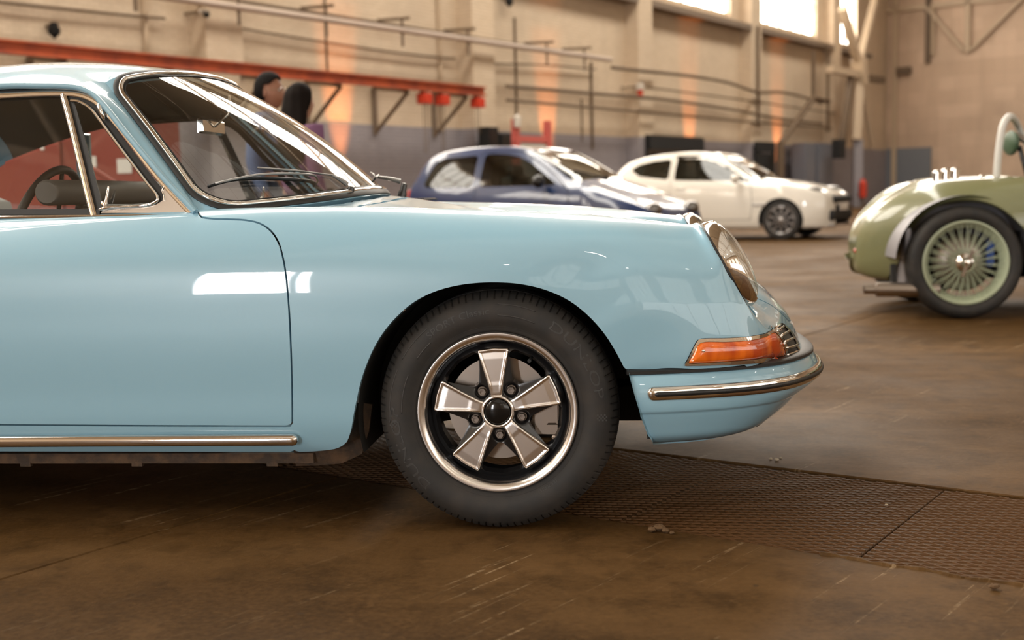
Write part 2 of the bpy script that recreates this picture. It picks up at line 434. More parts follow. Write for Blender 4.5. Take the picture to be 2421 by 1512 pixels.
# chequered drain cover strip : plates with raised expanded-metal ribs
plate_m = mat('rusty_steel_plate', (.14, .078, .034), rough=.5, metal=.0, spec=.1); setup_floor(plate_m, (.070, .032, .010), (.042, .019, .006), (.11, .06, .026), False)
rib_m = mat('worn_rib_steel', (.092, .043, .015), rough=.5, metal=.0, spec=.15)
cover = empty('drain_cover_strip', H(.63, 0, -.012), 'strip of rusty expanded metal plates let into the concrete floor beside the front wheel', 'floor grating')
def rib_mesh(du, dv):
    """expanded metal: long diamonds lying along the strip"""
    mb = MB(); cv_ = .060; ext = du / math.tan(math.radians(26)); r, h = .0017, .0034; nk = int((dv + ext) / cv_) + 2
    pr = np.array([(0, -r * 1.3), (h, -r * .5), (h, r * .5), (0, r * 1.3)])
    for s_ in (1, -1):
        for k in range(-nk, nk + 1):
            q0 = np.array([0., k * cv_]); d = np.array([du, s_ * ext]); lo, hi = 0.0, 1.0
            for lim, sg in ((0.0, 1), (dv, -1)):
                t = (lim - q0[1]) / d[1]
                if sg * d[1] > 0: lo = max(lo, t)
                else: hi = min(hi, t)
            if hi - lo < .01: continue
            a = q0 + d * lo; b = q0 + d * hi
            V, Fc = sweep(np.array([(a[0], a[1], 0), (b[0], b[1], 0)]), pr, up=np.array([0, 0, 1.]), caps=False); mb.add(V, Fc[0:3])
    return mb
seams = [-.217 + .652 * k for k in range(-14, 9)]
rm = None
for a, b in zip(seams[:-1], seams[1:]):
    mb = MB(); hbox(mb, T0 + .006, T1 - .006, a + .0018, b - .0018, -.03, -.0075, bev=.002); pl_ = mb.build('steel_plate', plate_m, cover)
    if a > 3.5 or b < -4: continue
    if rm is None:
        q = rib_mesh(T1 - T0 - .02, b - a - .01); o = q.build('diamond_ribs', rib_m, None); rm = o.data; bpy.data.objects.remove(o)
    o = link('diamond_ribs', rm, pl_); o['kind'] = 'stuff'
    M = Matrix([[HU[0], HV[0], 0, 0], [HU[1], HV[1], 0, 0], [0, 0, 1, 0], [0, 0, 0, 1]])
    p = H(T0 + .01, a + .005, -.0078); M.translation = Vector(p); o.matrix_world = M
    o.matrix_parent_inverse = parent_inv(pl_); o.matrix_basis = M
# --- back wall with piers, grey dado, windows
PIERS = [12.15 + 7.75 * k for k in range(-5, 5)]
ZS, ZT, ZR = 6.45, 10.2, 11.6
wall = tag(hb('wall_back', cream, None, UL - .5, UE + .5, VW, VW + .4, -.16, ZS), kind='structure', label='long cream painted brick wall with a grey dado')
hb('upper_band', cream, wall, UL - .5, UE + .5, VW, VW + .4, ZT, ZR + .2)
for i, pu in enumerate(PIERS):
    hb('pier', cream, wall, pu - .42, pu + .42, VW - .42, VW, 2.36, ZR)
    hb('grey_pier_base', greyp, wall, pu - .425, pu + .425, VW - .425, VW, 0, 2.36)
    hb('window_jamb', cream, wall, pu - 1.15, pu + 1.15, VW, VW + .4, ZS, ZT)
for a, b in zip([UL] + PIERS, PIERS + [UE]):
    l, r = a + (.42 if a != UL else 0), b - (.42 if b != UE else 0)
    hb('grey_dado', greyp, wall, l, r, VW - .012, VW + .01, 0, 2.36)
n = 0
for a, b in zip(PIERS[:-1], PIERS[1:]):
    n += 1; l, r = a + 1.15, b - 1.15
    wn_ = tag(hb('window_%d' % n, cream_steel, None, l, r, VW + .10, VW + .16, ZS, ZS + .1), kind='structure')
    hb('sill', lead, wn_, a + .42, b - .42, VW - .45, VW + .1, ZS - .42, ZS - .24)
    for k in range(6): hb('mullion', cream_steel, wn_, l + (r - l) * k / 5 - .03, l + (r - l) * k / 5 + .03, VW + .09, VW + .17, ZS, ZT)
    for z in (7.6, 8.9): hb('transom', cream_steel, wn_, l, r, VW + .11, VW + .15, z, z + .05)
    mb = MB(); mb.add([H(l, VW + .2, ZS), H(r, VW + .2, ZS), H(r, VW + .2, ZT), H(l, VW + .2, ZT)], [(0, 1, 2, 3)])
    mb.build('pane', skyl2, wn_)
n += 1; wn_ = tag(hb('window_%d' % n, cream_steel, None, 44.5, 46.6, VW + .10, VW + .16, ZS, ZS + .1), kind='structure')
hb('sill', lead, wn_, 43.6, 47.2, VW - .45, VW + .1, ZS - .42, ZS - .24); hb('mullion', cream_steel, wn_, 45.5, 45.56, VW + .09, VW + .17, ZS, ZT)
MB().add([H(44.5, VW + .2, ZS), H(46.6, VW + .2, ZS), H(46.6, VW + .2, ZT), H(44.5, VW + .2, ZT)], [(0, 1, 2, 3)]).build('pane', skyl2, wn_)
hb('window_jamb', cream, wall, 46.6, UE, VW, VW + .4, ZS, ZT)
# --- end wall
we = tag(hb('wall_right', endw, None, UE, UE + .4, VF - .5, VW + .5, -.16, 16), kind='structure', label='bare pinkish block end wall')
for v0, v1, z0, z1 in ((VF, VW, 8.3, 8.5), (13.1, 13.3, 6, 12), (6.0, 6.2, 6, 12), (11.45, 11.65, 6.3, 14), (14.5, 14.7, 0, 12)):
    hb('steel_rail', cream_steel if v0 < 13 or v0 > 14 else iron, we, UE - .18, UE - .02, v0, v1, z0, z1)
for va, za, vb, zb in ((13.3, 8.4, 11.7, 6.4), (11.4, 6.4, 9.2, 8.5), (8.2, 6.3, 8.2, 8.4), (13.0, 6.3, 13.0, 8.4)):
    mb = MB(); mb.bar(H(UE - .15, va, za), H(UE - .15, vb, zb), .12); mb.build('diagonal_brace', cream_steel, we)
hb('junction_box', iron, we, UE - .3, UE, 13.9, 14.5, 5.6, 5.9)
hb('grey_cabinet_panel', mat('slate_blue_paint', (.17, .18, .2), rough=.6), we, UE - .12, UE, 13.0, VW, 0, 2.4)
# --- wall behind the camera and far left end wall with the open doorway
wf = tag(hb('wall_front', cream, None, UL - .5, UE + .5, VF - .4, VF, -.16, ZS), kind='structure')
hb('upper_band', cream, wf, UL - .5, UE + .5, VF - .4, VF, ZT, ZR + .2)
for i, pu in enumerate(PIERS):
    hb('pier', cream, wf, pu - .42, pu + .42, VF, VF + .42, 0, ZR); hb('window_jamb', cream, wf, pu - 1.15, pu + 1.15, VF - .4, VF, ZS, ZT)
hb('window_jamb', cream, wf, 44.2, UE, VF - .4, VF, ZS, ZT)
for a, b in zip(PIERS[:-1], PIERS[1:]):
    n += 1; l, r = a + 1.15, b - 1.15
    wn_ = tag(hb('window_%d' % n, cream_steel, None, l, r, VF - .16, VF - .10, ZS, ZS + .1), kind='structure')
    for k in range(6): hb('mullion', cream_steel, wn_, l + (r - l) * k / 5 - .03, l + (r - l) * k / 5 + .03, VF - .17, VF - .09, ZS, ZT)
    mb = MB(); mb.add([H(l, VF - .2, ZS), H(l, VF - .2, ZT), H(r, VF - .2, ZT), H(r, VF - .2, ZS)], [(0, 1, 2, 3)])
    mb.build('pane', skyl3, wn_)
fill_door = mat('fill_light_door', (.7, .7, .66), rough=.5, emit=(1.0, .97, .92), es=4.4)  # added, unseen door panels that glow to fill the car's side with light
for k in range(10):
    u0 = -15.6 + k * 3.0; dn_ = tag(hb('door_%d' % (k + 2), cream_steel, None, u0 + .02, u0 + 2.98, VF + .44, VF + .50, 0, 2.0), kind='structure'); hb('fill_glow_panel', fill_door, dn_, u0 + .1, u0 + 2.9, VF + .45, VF + .49, 2.0, 6.1); hb('top_rail', cream_steel, dn_, u0 + .02, u0 + 2.98, VF + .44, VF + .5, 6.1, 6.3)
DV0, DV1, DZ = -4.72, -3.1, 6.4
wl = tag(hb('wall_left', cream, None, UL - .4, UL, DV1, VW + .5, -.16, 16), kind='structure')
hb('wall_section', cream, wl, UL - .4, UL, VF - .5, DV0, -.16, 16); hb('lintel', cream, wl, UL - .4, UL, DV0, DV1, DZ, 16)
hb('door_post', iron, wl, UL - .3, UL - .02, -4.48, -4.30, 0, DZ)
dg = tag(MB().add([H(UL - .25, DV0, 0), H(UL - .25, DV1, 0), H(UL - .25, DV1, DZ), H(UL - .25, DV0, DZ)], [(0, 1, 2, 3)]).build('door_1', skyd), kind='structure')
hb('apron', mat('outside_concrete', (.5, .46, .4), rough=.8), wl, UL - 30, UL - .4, -20, 10, -.3, -.02)
# --- roof: two slopes with skylights and trusses
vm = (VF + VW) / 2; ZP = 15.2
def rz(v): return ZP - (ZP - ZR) * abs(v - vm) / ((VW - VF) / 2)
ce = MB()
def slope(mb, u0, u1, v0, v1, dz=0.0, th=.12):
    a = [H(u, v, rz(v) + dz + t) for t in (0, th) for u, v in ((u0, v0), (u1, v0), (u1, v1), (u0, v1))]
    mb.add(a, [(0, 1, 2, 3), (7, 6, 5, 4), (0, 4, 5, 1), (1, 5, 6, 2), (2, 6, 7, 3), (3, 7, 4, 0)])
slope(ce, UL - .5, UE + .5, VF - .5, vm, .12); slope(ce, UL - .5, UE + .5, vm, VW + .5, .12)
ceil = tag(ce.build('ceiling', roof_m), kind='structure')
for a, b in zip(PIERS[:-1], PIERS[1:]):
    for k in range(2):
        u0 = a + .12 + k * 3.8; u1 = u0 + 3.72
        for v0, v1 in ((vm + 7.6, VW - 4.6),):
            mb = MB(); q = [H(u, v, rz(v) + .10) for u, v in ((u0, v0), (u0, v1), (u1, v1), (u1, v0))]; mb.add(q, [(0, 1, 2, 3)]); mb.build('skylight', skyl, ceil)
sheet = mat('fill_glow_sheet', (.7, .68, .6), rough=.7, emit=(1.0, .95, .86), es=.5)  # added glow over the camera-side roof slope, an even fill light
for a, b in zip(PIERS[:-1], PIERS[1:]):
    for k in range(3):
        u0 = a + .12 + k * 2.54; mb = MB(); q = [H(u, v, rz(v) + .10) for u, v in ((u0, VF + 1.2), (u0, vm - 1.0), (u0 + 2.44, vm - 1.0), (u0 + 2.44, VF + 1.2))]; mb.add(q, [(0, 1, 2, 3)]); mb.build('fill_sheet', sheet, ceil)
lampm = mat('lamp_glow', (1, 1, 1), emit=(1, .93, .8), es=120)
for i, (u, v) in enumerate([(-16, -9), (-8, -9), (0, -9), (8, -9), (16, -9), (24, -9), (-8, 8), (8, 8), (24, 8)]):
    t = empty('high_bay_lamp', H(u, v, 9.5), 'bell-shaped lamp hanging from the hangar roof, ' + ['far left behind the camera', 'left behind the camera', 'above and behind the camera', 'right behind the camera', 'further right behind the camera', 'far right behind the camera', 'left over the coupe', 'over the blue hatchback', 'near the end wall'][i], 'lamp', 'high bay lamps under the roof')
    mb = MB(); mb.lathe(H(u, v, 9.5), (0, 0, 1), [(.26, -.02), (.22, .12), (.10, .25), (.05, .40), (.001, .41)], 24); mb.build('bell_shade', blackm, t, smooth=True)
    mb = MB(); mb.lathe(H(u, v, 9.49), (0, 0, -1), [(.22, 0), (.001, .03)], 20); mb.build('lamp_glass', lampm, t)
    mb = MB(); mb.tube([H(u, v, 9.9), H(u, v, rz(v) - .2)], .012, 6); mb.build('flex', blackm, t)
for pu in PIERS:
    mb = MB()
    for v0, v1 in ((VF, vm), (vm, VW)): mb.bar(H(pu, v0, rz(v0) - .12), H(pu, v1, rz(v1) - .12), .18, .2)
    mb.bar(H(pu, VF, ZR - .6), H(pu, VW, ZR - .6), .18, .2)
    N = 14
    for i in range(N):
        va, vb = VF + (VW - VF) * i / N, VF + (VW - VF) * (i + 1) / N
        if i % 2: mb.bar(H(pu, va, rz(va) - .15), H(pu, vb, ZR - .6), .09)
        else: mb.bar(H(pu, va, ZR - .6), H(pu, vb, rz(vb) - .15), .09)
    mb.build('roof_truss', cream_steel, ceil)
for v in (VF + 3, VF + 8, vm, VW - 8, VW - 3):
    mb = MB(); mb.bar(H(UL, v, rz(v) - .02), H(UE, v, rz(v) - .02), .14, .16); mb.build('purlin', cream_steel, ceil)

# crumbs of broken concrete beside the strip
crumb_m = mat('concrete_crumb', (.11, .06, .025), rough=.9)
def crumb(px, py, r, label, m=crumb_m, grp='concrete crumbs by the drain strip'):
    c = P(px, py, Z=0); bm_ = MB(); V, Fc = lathe((0, 0, 0), (0, 0, 1), [(math.cos(a), math.sin(a)) for a in np.linspace(-PI / 2 + .1, PI / 2 - .1, 5)], 7); V = V * (1 + .35 * (rng.random((len(V), 1)) - .5)) * [r, r * .8, r * .55]
    V[:, 2] -= V[:, 2].min(); bm_.add(V, Fc + [tuple(range(6, -1, -1)), tuple(range(28, 35))]); o = bm_.build('concrete_crumb', m, None); o.location = c; tag(o, label, 'rubble', grp)
for q in ((1542, 1257, .012, 'broken concrete lump furthest left in the pile beside the drain strip'), (1558, 1255, .016, 'largest broken concrete lump in the pile beside the drain strip'), (1574, 1259, .011, 'small concrete lump on the right of the pile beside the drain strip'), (1588, 1262, .007, 'tiny concrete crumb right of the pile beside the drain strip'), (2350, 1393, .012, 'pale concrete flake at the broken edge of the drain strip, far right')): crumb(*q)

pale_m = mat('pale_chip', (.42, .34, .24), rough=.8)
for q in ((1822, 1086, .006, 'white chip at the left of the flecks beyond the drain strip'), (1836, 1089, .008, 'largest white chip among the flecks beyond the drain strip'), (1846, 1084, .005, 'white chip at the right of the flecks beyond the drain strip'), (2096, 1195, .005, 'single white fleck lying on the drain strip')): crumb(*q, m=pale_m, grp='white flecks by the drain strip')
# broken arris along the near edge of the strip
a, b = uv(P(1940, 1309, Z=0)), uv(P(2421, 1390, Z=0)); n_ = 90; pts = []; sc = []
for i in range(n_):
    t = i / (n_ - 1); v = a[1] + (b[1] - .25 - a[1]) * t; pts.append(H(T0 - .002 + .006 * math.sin(t * 23) + rng.normal(0, .0018), v, .0005)); sc.append(.35 + .9 * abs(math.sin(t * 31 + 1)) * rng.uniform(.5, 1))
V_, F_ = sweep(np.array(pts), [(.0045, -.004), (.005, .003), (-.004, .009), (-.004, -.010)], up=(0, 0, 1.), scale=sc); mesh('broken_edge', V_, F_, floor_m, fo, smooth=False)
# ================================================================== MAIN CAR (light blue rear-engined coupe)
CY = .775                                   # centre line of the car
def Wd(p): return np.array([p[0], CY - p[1], p[2]])     # (X, half width, Z) -> world
paint = mat('sky_blue_paint', (.265, .468, .592), rough=.35, coat=1.0, coat_rough=.02, spec=.5)
chrome = mat('chrome', (.78, .74, .70), rough=.07, metal=1.0)
satin = mat('satin_aluminium', (.90, .86, .82), rough=.24, metal=1.0)
black_rubber = mat('black_rubber', (.012, .012, .012), rough=.45)
tyre_m = mat('tyre_rubber', (.022, .021, .020), rough=.62, spec=.35)
noise_mat(tyre_m, (.035, .030, .026), scale=14, bump=.15, bscale=300, bdist=.0008)
satin_black = mat('satin_black_paint', (.008, .008, .009), rough=.3, coat=.3, coat_rough=.2)
under_m = mat('underbody_black', (.01, .009, .008), rough=.8)
rusty = mat('underseal_brown', (.035, .022, .014), rough=.8)
noise_mat(rusty, (.09, .05, .025), scale=25, bump=.4, bscale=80)
steel = mat('brake_disc_steel', (.35, .30, .26), rough=.35, metal=1.0)
glass_m = bpy.data.materials.new('window_glass'); glass_m.use_nodes = True
def make_glass(m, tint=(.93, .95, .93), ior=1.5, boost=1.0):
    nt = m.node_tree; nt.nodes.clear()
    out = nd(m, 'ShaderNodeOutputMaterial'); mx = nd(m, 'ShaderNodeMixShader'); tr = nd(m, 'ShaderNodeBsdfTransparent'); gl = nd(m, 'ShaderNodeBsdfGlossy')
    tr.inputs[0].default_value = (*tint, 1); gl.inputs['Roughness'].default_value = .0; gl.inputs[0].default_value = (1, 1, 1, 1)
    # thin pane: Schlick reflectance from both faces, symmetrical for front and back faces
    geo = nd(m, 'ShaderNodeNewGeometry'); dt = nd(m, 'ShaderNodeVectorMath', operation='DOT_PRODUCT')
    lk(m, geo.outputs['Incoming'], dt.inputs[0]); lk(m, geo.outputs['Normal'], dt.inputs[1])
    ab = nd(m, 'ShaderNodeMath', operation='ABSOLUTE'); lk(m, dt.outputs['Value'], ab.inputs[0])
    om = nd(m, 'ShaderNodeMath', operation='SUBTRACT'); om.inputs[0].default_value = 1.0; lk(m, ab.outputs[0], om.inputs[1])
    pw = nd(m, 'ShaderNodeMath', operation='POWER'); pw.inputs[1].default_value = 4.0; lk(m, om.outputs[0], pw.inputs[0])
    mr = nd(m, 'ShaderNodeMapRange'); mr.inputs[3].default_value = .075 * boost; mr.inputs[4].default_value = .95; lk(m, pw.outputs[0], mr.inputs[0])
    lk(m, mr.outputs[0], mx.inputs[0]); lk(m, tr.outputs[0], mx.inputs[1]); lk(m, gl.outputs[0], mx.inputs[2]); lk(m, mx.outputs[0], out.inputs[0])
    return m
make_glass(glass_m)
car = empty('sports_car', (0, CY, 0), 'sky blue vintage rear-engined coupe with five-spoke alloy wheel in the foreground', 'car')

def cw(X, zs): return zs
# ---- main side net -------------------------------------------------
def row(X, ws, zc, wc, zb=.20, zh=None, z0=None, tilt=0.0, tuck=.058, vw=.50):
    zh = zc - .02 if zh is None else zh; z0 = zh + .01 if z0 is None else z0
    pts = [(ws - .13, zb + .004), (ws - tuck, zb), (ws - .026, zb + .060), (ws - .012, .38), (ws - .001, .56), (ws - .008, zc - .150),
           (ws - .050, zc - .055), (wc, zc), (wc - .085, zc - .008), (vw, (zc + zh) / 2 - .012), (.27, zh), (0, z0)]
    return [(X + tilt * (zc - z), w, z) for w, z in pts]
rows = [
 row(-3.16, .50, .62, .40, zb=.34, zh=.62, vw=.30), row(-3.02, .64, .70, .50, zb=.30, zh=.70, vw=.38), row(-2.80, .745, .77, .60, zb=.26, zh=.79, vw=.45),
 row(-2.45, .80, .83, .65, zb=.22, zh=.83), row(-2.0, .808, .845, .675, zh=.83), row(-1.6, .803, .853, .675, zh=.83),
 row(-1.2, .798, .858, .678, zh=.83), row(-.85, .796, .860, .680, zh=.845, z0=.85), row(-.62, .797, .861, .682, zh=.880, z0=.893),
 row(-.42, .801, .859, .678, zh=.872, z0=.886), row(-.20, .806, .850, .668, zh=.836, z0=.850), row(.02, .808, .838, .655, zh=.795, z0=.808, vw=.46),
 row(.20, .803, .825, .635, zh=.762, z0=.775, vw=.43, zb=.30), row(.34, .792, .811, .610, zh=.732, z0=.745, vw=.40, zb=.42, tilt=.10)]
def keep(r, pts):
    for i, p in enumerate(pts): r[i] = (r[i][0], p[0], p[1])
keep(rows[-2], [(.765, .27), (.788, .32), (.797, .38), (.802, .45), (.802, .54), (.789, .665)])
keep(rows[-1], [(.782, .422), (.787, .445), (.789, .49), (.788, .555), (.782, .625), (.764, .70), (.715, .770)])
# lamp plane
LC = np.array([.602, .673]); LD = np.array([.467, -.884]); LW = .555; LR = .130
def lp(t, w): return (LC[0] + t * LD[0], w, LC[1] + t * LD[1])
def arc(deg, r=LR): a = math.radians(deg); return lp(-r * math.sin(a), LW + r * math.cos(a))
def lamp_row(ts, r, wlow, hood):
    """ts: t for the three points under the lamp"""
    return None
low = [(.734, .565, .42), (.722, .600, .445), (.700, .640, .49), (.672, .668, .545)]
angs = [-16, 14, 48, 84, 122, 165]
hoodL = [(.612, .395, .622), (.635, .25, .628), (.648, 0, .640)]
rowK = [(.335 + .25*.30, .765, .424), (.36 + .1, .772, .44), (.36 + .1, .778, .50), (.355 + .09, .775, .56)]
# row between the last vertical one and the lamp
def tilt_row(Xt, k, pts): return [(Xt + k * (.80 - z), w, z) for w, z in pts]
rowK = tilt_row(.445, .33, [(.752, .423), (.757, .455), (.758, .50), (.757, .56), (.750, .62), (.731, .69), (.678, .756), (.575, .798), (.485, .782), (.40, .722), (.25, .700), (0, .712)])
rowK2 = tilt_row(.505, .46, [(.682, .422), (.700, .45), (.712, .50), (.717, .555), (.715, .62), (.700, .687), (.650, .752), (.565, .790), (.468, .762), (.405, .68), (.25, .665), (0, .677)])
rowL = low + [arc(a) for a in (-10, 18, 52, 90, 132)] + hoodL
assert len(rowL) == 12, len(rowL)
rowN1 = low + [arc(a) for a in (-32, -58, -84, -112, -150)] + hoodL
side_net = np.array(rows + [rowK, rowK2, rowL, rowN1], float)
# fix the transition rows' bottom edge (inside the wheel opening)
TJ = np.concatenate([[0], np.cumsum(np.linalg.norm(np.diff(side_net, axis=1), axis=2).mean(0) + 1e-6)]); NJ = 110
V, Fq = patch(side_net, step=.0125, i1=len(side_net) - 2, tj=TJ, nj=NJ)
V[:, 1] = CY - V[:, 1]; Fq = [tuple(reversed(f)) for f in Fq]
# nose net
end_row = [(.734, .565, .420), (.757, .525, .419), (.780, .48, .418), (.803, .425, .415), (.822, .375, .412), (.838, .325, .41), (.850, .275, .408), (.860, .22, .405), (.868, .165, .403), (.873, .11, .402), (.877, .055, .40), (.878, 0, .40)]
mid1 = [(.734, .565, .420), (.738, .575, .437), (.727, .602, .475), (.705, .625, .515), (.694, .612, .524), (.692, .585, .533), (.694, .548, .538), (.695, .50, .545), (.690, .455, .558), (.682, .39, .575), (.708, .25, .593), (.722, 0, .603)]
mid2 = [(.734, .565, .420), (.748, .548, .431), (.757, .540, .452), (.760, .530, .474), (.762, .515, .480), (.765, .49, .485), (.768, .46, .489), (.771, .425, .493), (.774, .38, .501), (.778, .33, .512), (.790, .22, .53), (.800, 0, .542)]
mid3 = [(.734, .565, .420), (.754, .532, .424), (.775, .497, .431), (.792, .458, .438), (.802, .425, .441), (.810, .39, .443), (.816, .355, .445), (.821, .315, .447), (.826, .27, .452), (.831, .22, .458), (.842, .13, .470), (.848, 0, .478)]
nose_net = np.array([rowL, rowN1, mid1, mid2, mid3, end_row], float)
d = [0, .03, .075, .15, .20, .235]
Vn, Fn = patch(nose_net, ti=d, i0=1, ni=34, tj=TJ, nj=NJ)
Vn[:, 1] = CY - Vn[:, 1]; Fn = [tuple(reversed(f)) for f in Fn]

# ---- trimming curves (traced on the photograph, projected to the surface) ----------
fender_lower = [(-400, 1066), (690, 1068), (760, 1065), (800, 1058), (819, 1045), (829, 1020), (836, 980), (842, 950), (852, 905), (867, 860), (886, 818), (910, 780), (940, 746), (975, 716), (1015, 694), (1060, 679), (1110, 670), (1170, 667),
                (1230, 671), (1290, 685), (1345, 710), (1390, 745), (1430, 790), (1462, 842), (1477, 872), (1600, 873), (1700, 869), (1765, 862), (1830, 1200), (-400, 1200)]
fender_lower = [tuple(x) for x in fender_lower]
arch_s = spl(np.array(fender_lower[1:25], float), 150)
opening = np.array([fender_lower[0]] + [tuple(x) for x in arch_s] + fender_lower[25:])
rear_arch = [(-2.268 + .375 * math.cos(a), .33 + .36 * math.sin(a)) for a in np.linspace(-.6, PI + .6, 40)]
door_line = spl(np.array([(474, 513), (500, 516.5), (540, 518), (580, 520), (615, 528), (640, 545), (657, 570), (668, 605), (676, 650), (681, 700), (685, 760), (688, 830), (690, 900), (691, 960), (691, 1007)], float), 90)
door_poly = np.array([tuple(x) for x in door_line] + [(400, 1006.5), (0, 1004), (-560, 1001), (-600, 900), (-600, 515), (-560, 513), (0, 512), (400, 512)])
door_poly = np.array([tuple(x) for x in door_line] + [(400, 1006.5), (0, 1004), (-560, 1001), (-600, 900), (-600, 470), (460, 470), (468, 500)])
gapline = np.array([(691, 1007), (691, 1030), (694, 1050), (699, 1075)], float)
def seg_d(Q, L):
    d = np.full(len(Q), 1e9)
    for a, b in zip(L[:-1], L[1:]):
        e = b - a; w = Q - a; h = np.clip((w @ e) / (e @ e), 0, 1); d = np.minimum(d, np.linalg.norm(w - h[:, None] * e, axis=1))
    return d
def pane(name, V, Fc, m, parent, depth=.014, both=True, lab=None, sel=None, far_name=None):
    out = []
    V2, F2, sh = lip(V, Fc, depth, sel)
    o = mesh(name, V2, F2, m, parent, sharp=sh); out.append(o)
    if both:
        Vm, Fm = mirror(V2, F2, CY); o2 = mesh(far_name or name, Vm, Fm, m, parent, sharp=sh); out.append(o2)
    if lab: out[0]['label'] = lab
    return out
G = 2.1   # half shut-line width in px
front_ok = lambda V: np.where(V[:, 0] < -.9, 1, 0)
Q = proj(V)
f_open = -sdf(Q, opening) 
ra = sdf(V[:, [0, 2]], np.array(rear_arch))
body_keep = np.maximum(sdf(Q, opening) * -1, 0) * 0 + np.where(True, -sdf(Q, opening), 0)   # <0 outside opening
cowl_w = CY - V[:, 1]
f_body = np.maximum(body_keep, -ra * 900)
# greenhouse hole: drop the deck under the cabin
base_poly = np.array([(-2.35, .56), (-2.0, .655), (-.90, .668), (-.775, .655), (-.60, .59), (-.49, .40), (-.435, .2), (-.42, -.1), (-2.55, -.1), (-2.5, .3)])
cab = sdf(np.stack([V[:, 0], cowl_w], 1), base_poly) * 900
is_top = V[:, 2] > .80
f_body = np.maximum(f_body, np.where(is_top, -cab, -1e3))
# hood polygon in plan (X, w)
hood_poly = np.array([tuple(x) for x in spl(np.array([(-.36, -.2), (-.365, .1), (-.385, .3), (-.42, .47), (-.40, .515), (-.30, .505), (0, .455), (.3, .425), (.55, .395), (.70, .35), (.79, .27), (.838, .15), (.850, -.1)]), 90)])
dd = sdf(Q, door_poly)
# door only on outer skin
f_door = np.maximum(dd + G, np.where(cowl_w < .60, 1e2, -1e2)); f_door = np.maximum(f_door, f_body)
Vd_, Fd_ = clip(V, Fq, f_door)
doors = pane('door', Vd_, Fd_, paint, car)
hp = sdf(np.stack([V[:, 0], cowl_w], 1), hood_poly) * 900
f_hood = np.maximum(np.maximum(hp + G, f_body), np.where(V[:, 2] < .5, 100, -100))
f_shell = np.maximum(f_body, -(dd - G) * np.where(cowl_w > .60, 1, 0) - 1e-3 * (cowl_w <= .6))
f_shell = np.maximum(f_shell, np.where((V[:, 0] > -.5), -(hp - G), -1e2))
f_shell = np.maximum(f_shell, G * .8 - seg_d(Q, gapline))
front = np.where(V[:, 0] > (-.70), -1, 1.0)
Vs_, Fs_ = clip(V, Fq, f_shell)
# split the shell in front fender and rear body at x=-.9 (hidden under the door span)
fr = -(Vs_[:, 0] + .9); 
Va, Fa = clip(Vs_, Fs_, fr); Vb, Fb = clip(Vs_, Fs_, -fr)
# join the front of side shell with the nose area (indicator opening cut out)
Qn = proj(Vn); wn = CY - Vn[:, 1]
ind_poly = spl(np.array([(1617, 863), (1623, 852), (1633, 832), (1646, 807), (1651, 801), (1660, 799.5), (1720, 798), (1780, 793), (1815, 784), (1838, 768), (1846, 764), (1862, 775), (1878, 795), (1888, 822), (1889, 834), (1870, 846), (1800, 857), (1700, 863), (1640, 864.5)], float), 160, closed=True)
lens_px = [(1621, 861), (1634, 836), (1652, 807), (1664, 802.5), (1720, 801), (1780, 796.5), (1815, 789), (1828, 783)]
hood_n = sdf(np.stack([Vn[:, 0], wn], 1), hood_poly) * 900
f_n = np.maximum(-(hood_n - G), -sdf(Qn, ind_poly))
Vna, Fna = clip(Vn, Fn, f_n)
def join(*a):
    VV = []; FF = []; n = 0
    for v, f in a: VV.append(v); FF += [tuple(i + n for i in q) for q in f]; n += len(v)
    return np.concatenate(VV), FF
def weld(V, Fc, eps=2e-4):
    key = {}; mp = []; out = []
    for v in V:
        k = tuple(np.round(v / eps).astype(int))
        if k not in key: key[k] = len(out); out.append(v)
        mp.append(key[k])
    F2 = []
    for f in Fc:
        g = []
        for i in f:
            if mp[i] not in g: g.append(mp[i])
        if len(g) > 2: F2.append(tuple(g))
    return np.array(out), F2
# indicator cut on the side shell too
Qa = proj(Va); f_a = -sdf(Qa, ind_poly); Va, Fa = clip(Va, Fa, f_a)
Vw, Fw = weld(*join((Va, Fa), (Vna, Fna)))
def outer(p): return True
fen = pane('front_fender', Vw, Fw, paint, car, depth=.016)
pane('rear_quarter', Vb, Fb, paint, car, depth=.016)
Vh, Fh = clip(V, Fq, f_hood); Vhn, Fhn = clip(Vn, Fn, np.maximum(hood_n + G, np.where(wn > .40, 1e2, -1e2)))
Vh, Fh = weld(*join((Vh, Fh), (Vhn, Fhn)))
Vhm, Fhm = mirror(Vh, Fh, CY); Vh, Fh = weld(*join((Vh, Fh), (Vhm, Fhm)), eps=5e-4)
Vh2, Fh2, sh = lip(Vh, Fh, .012); mesh('hood', Vh2, Fh2, paint, car, sharp=sh)
# ---- bumper and valance ------------------------------------------------
def plan(side, front, n=None): return side
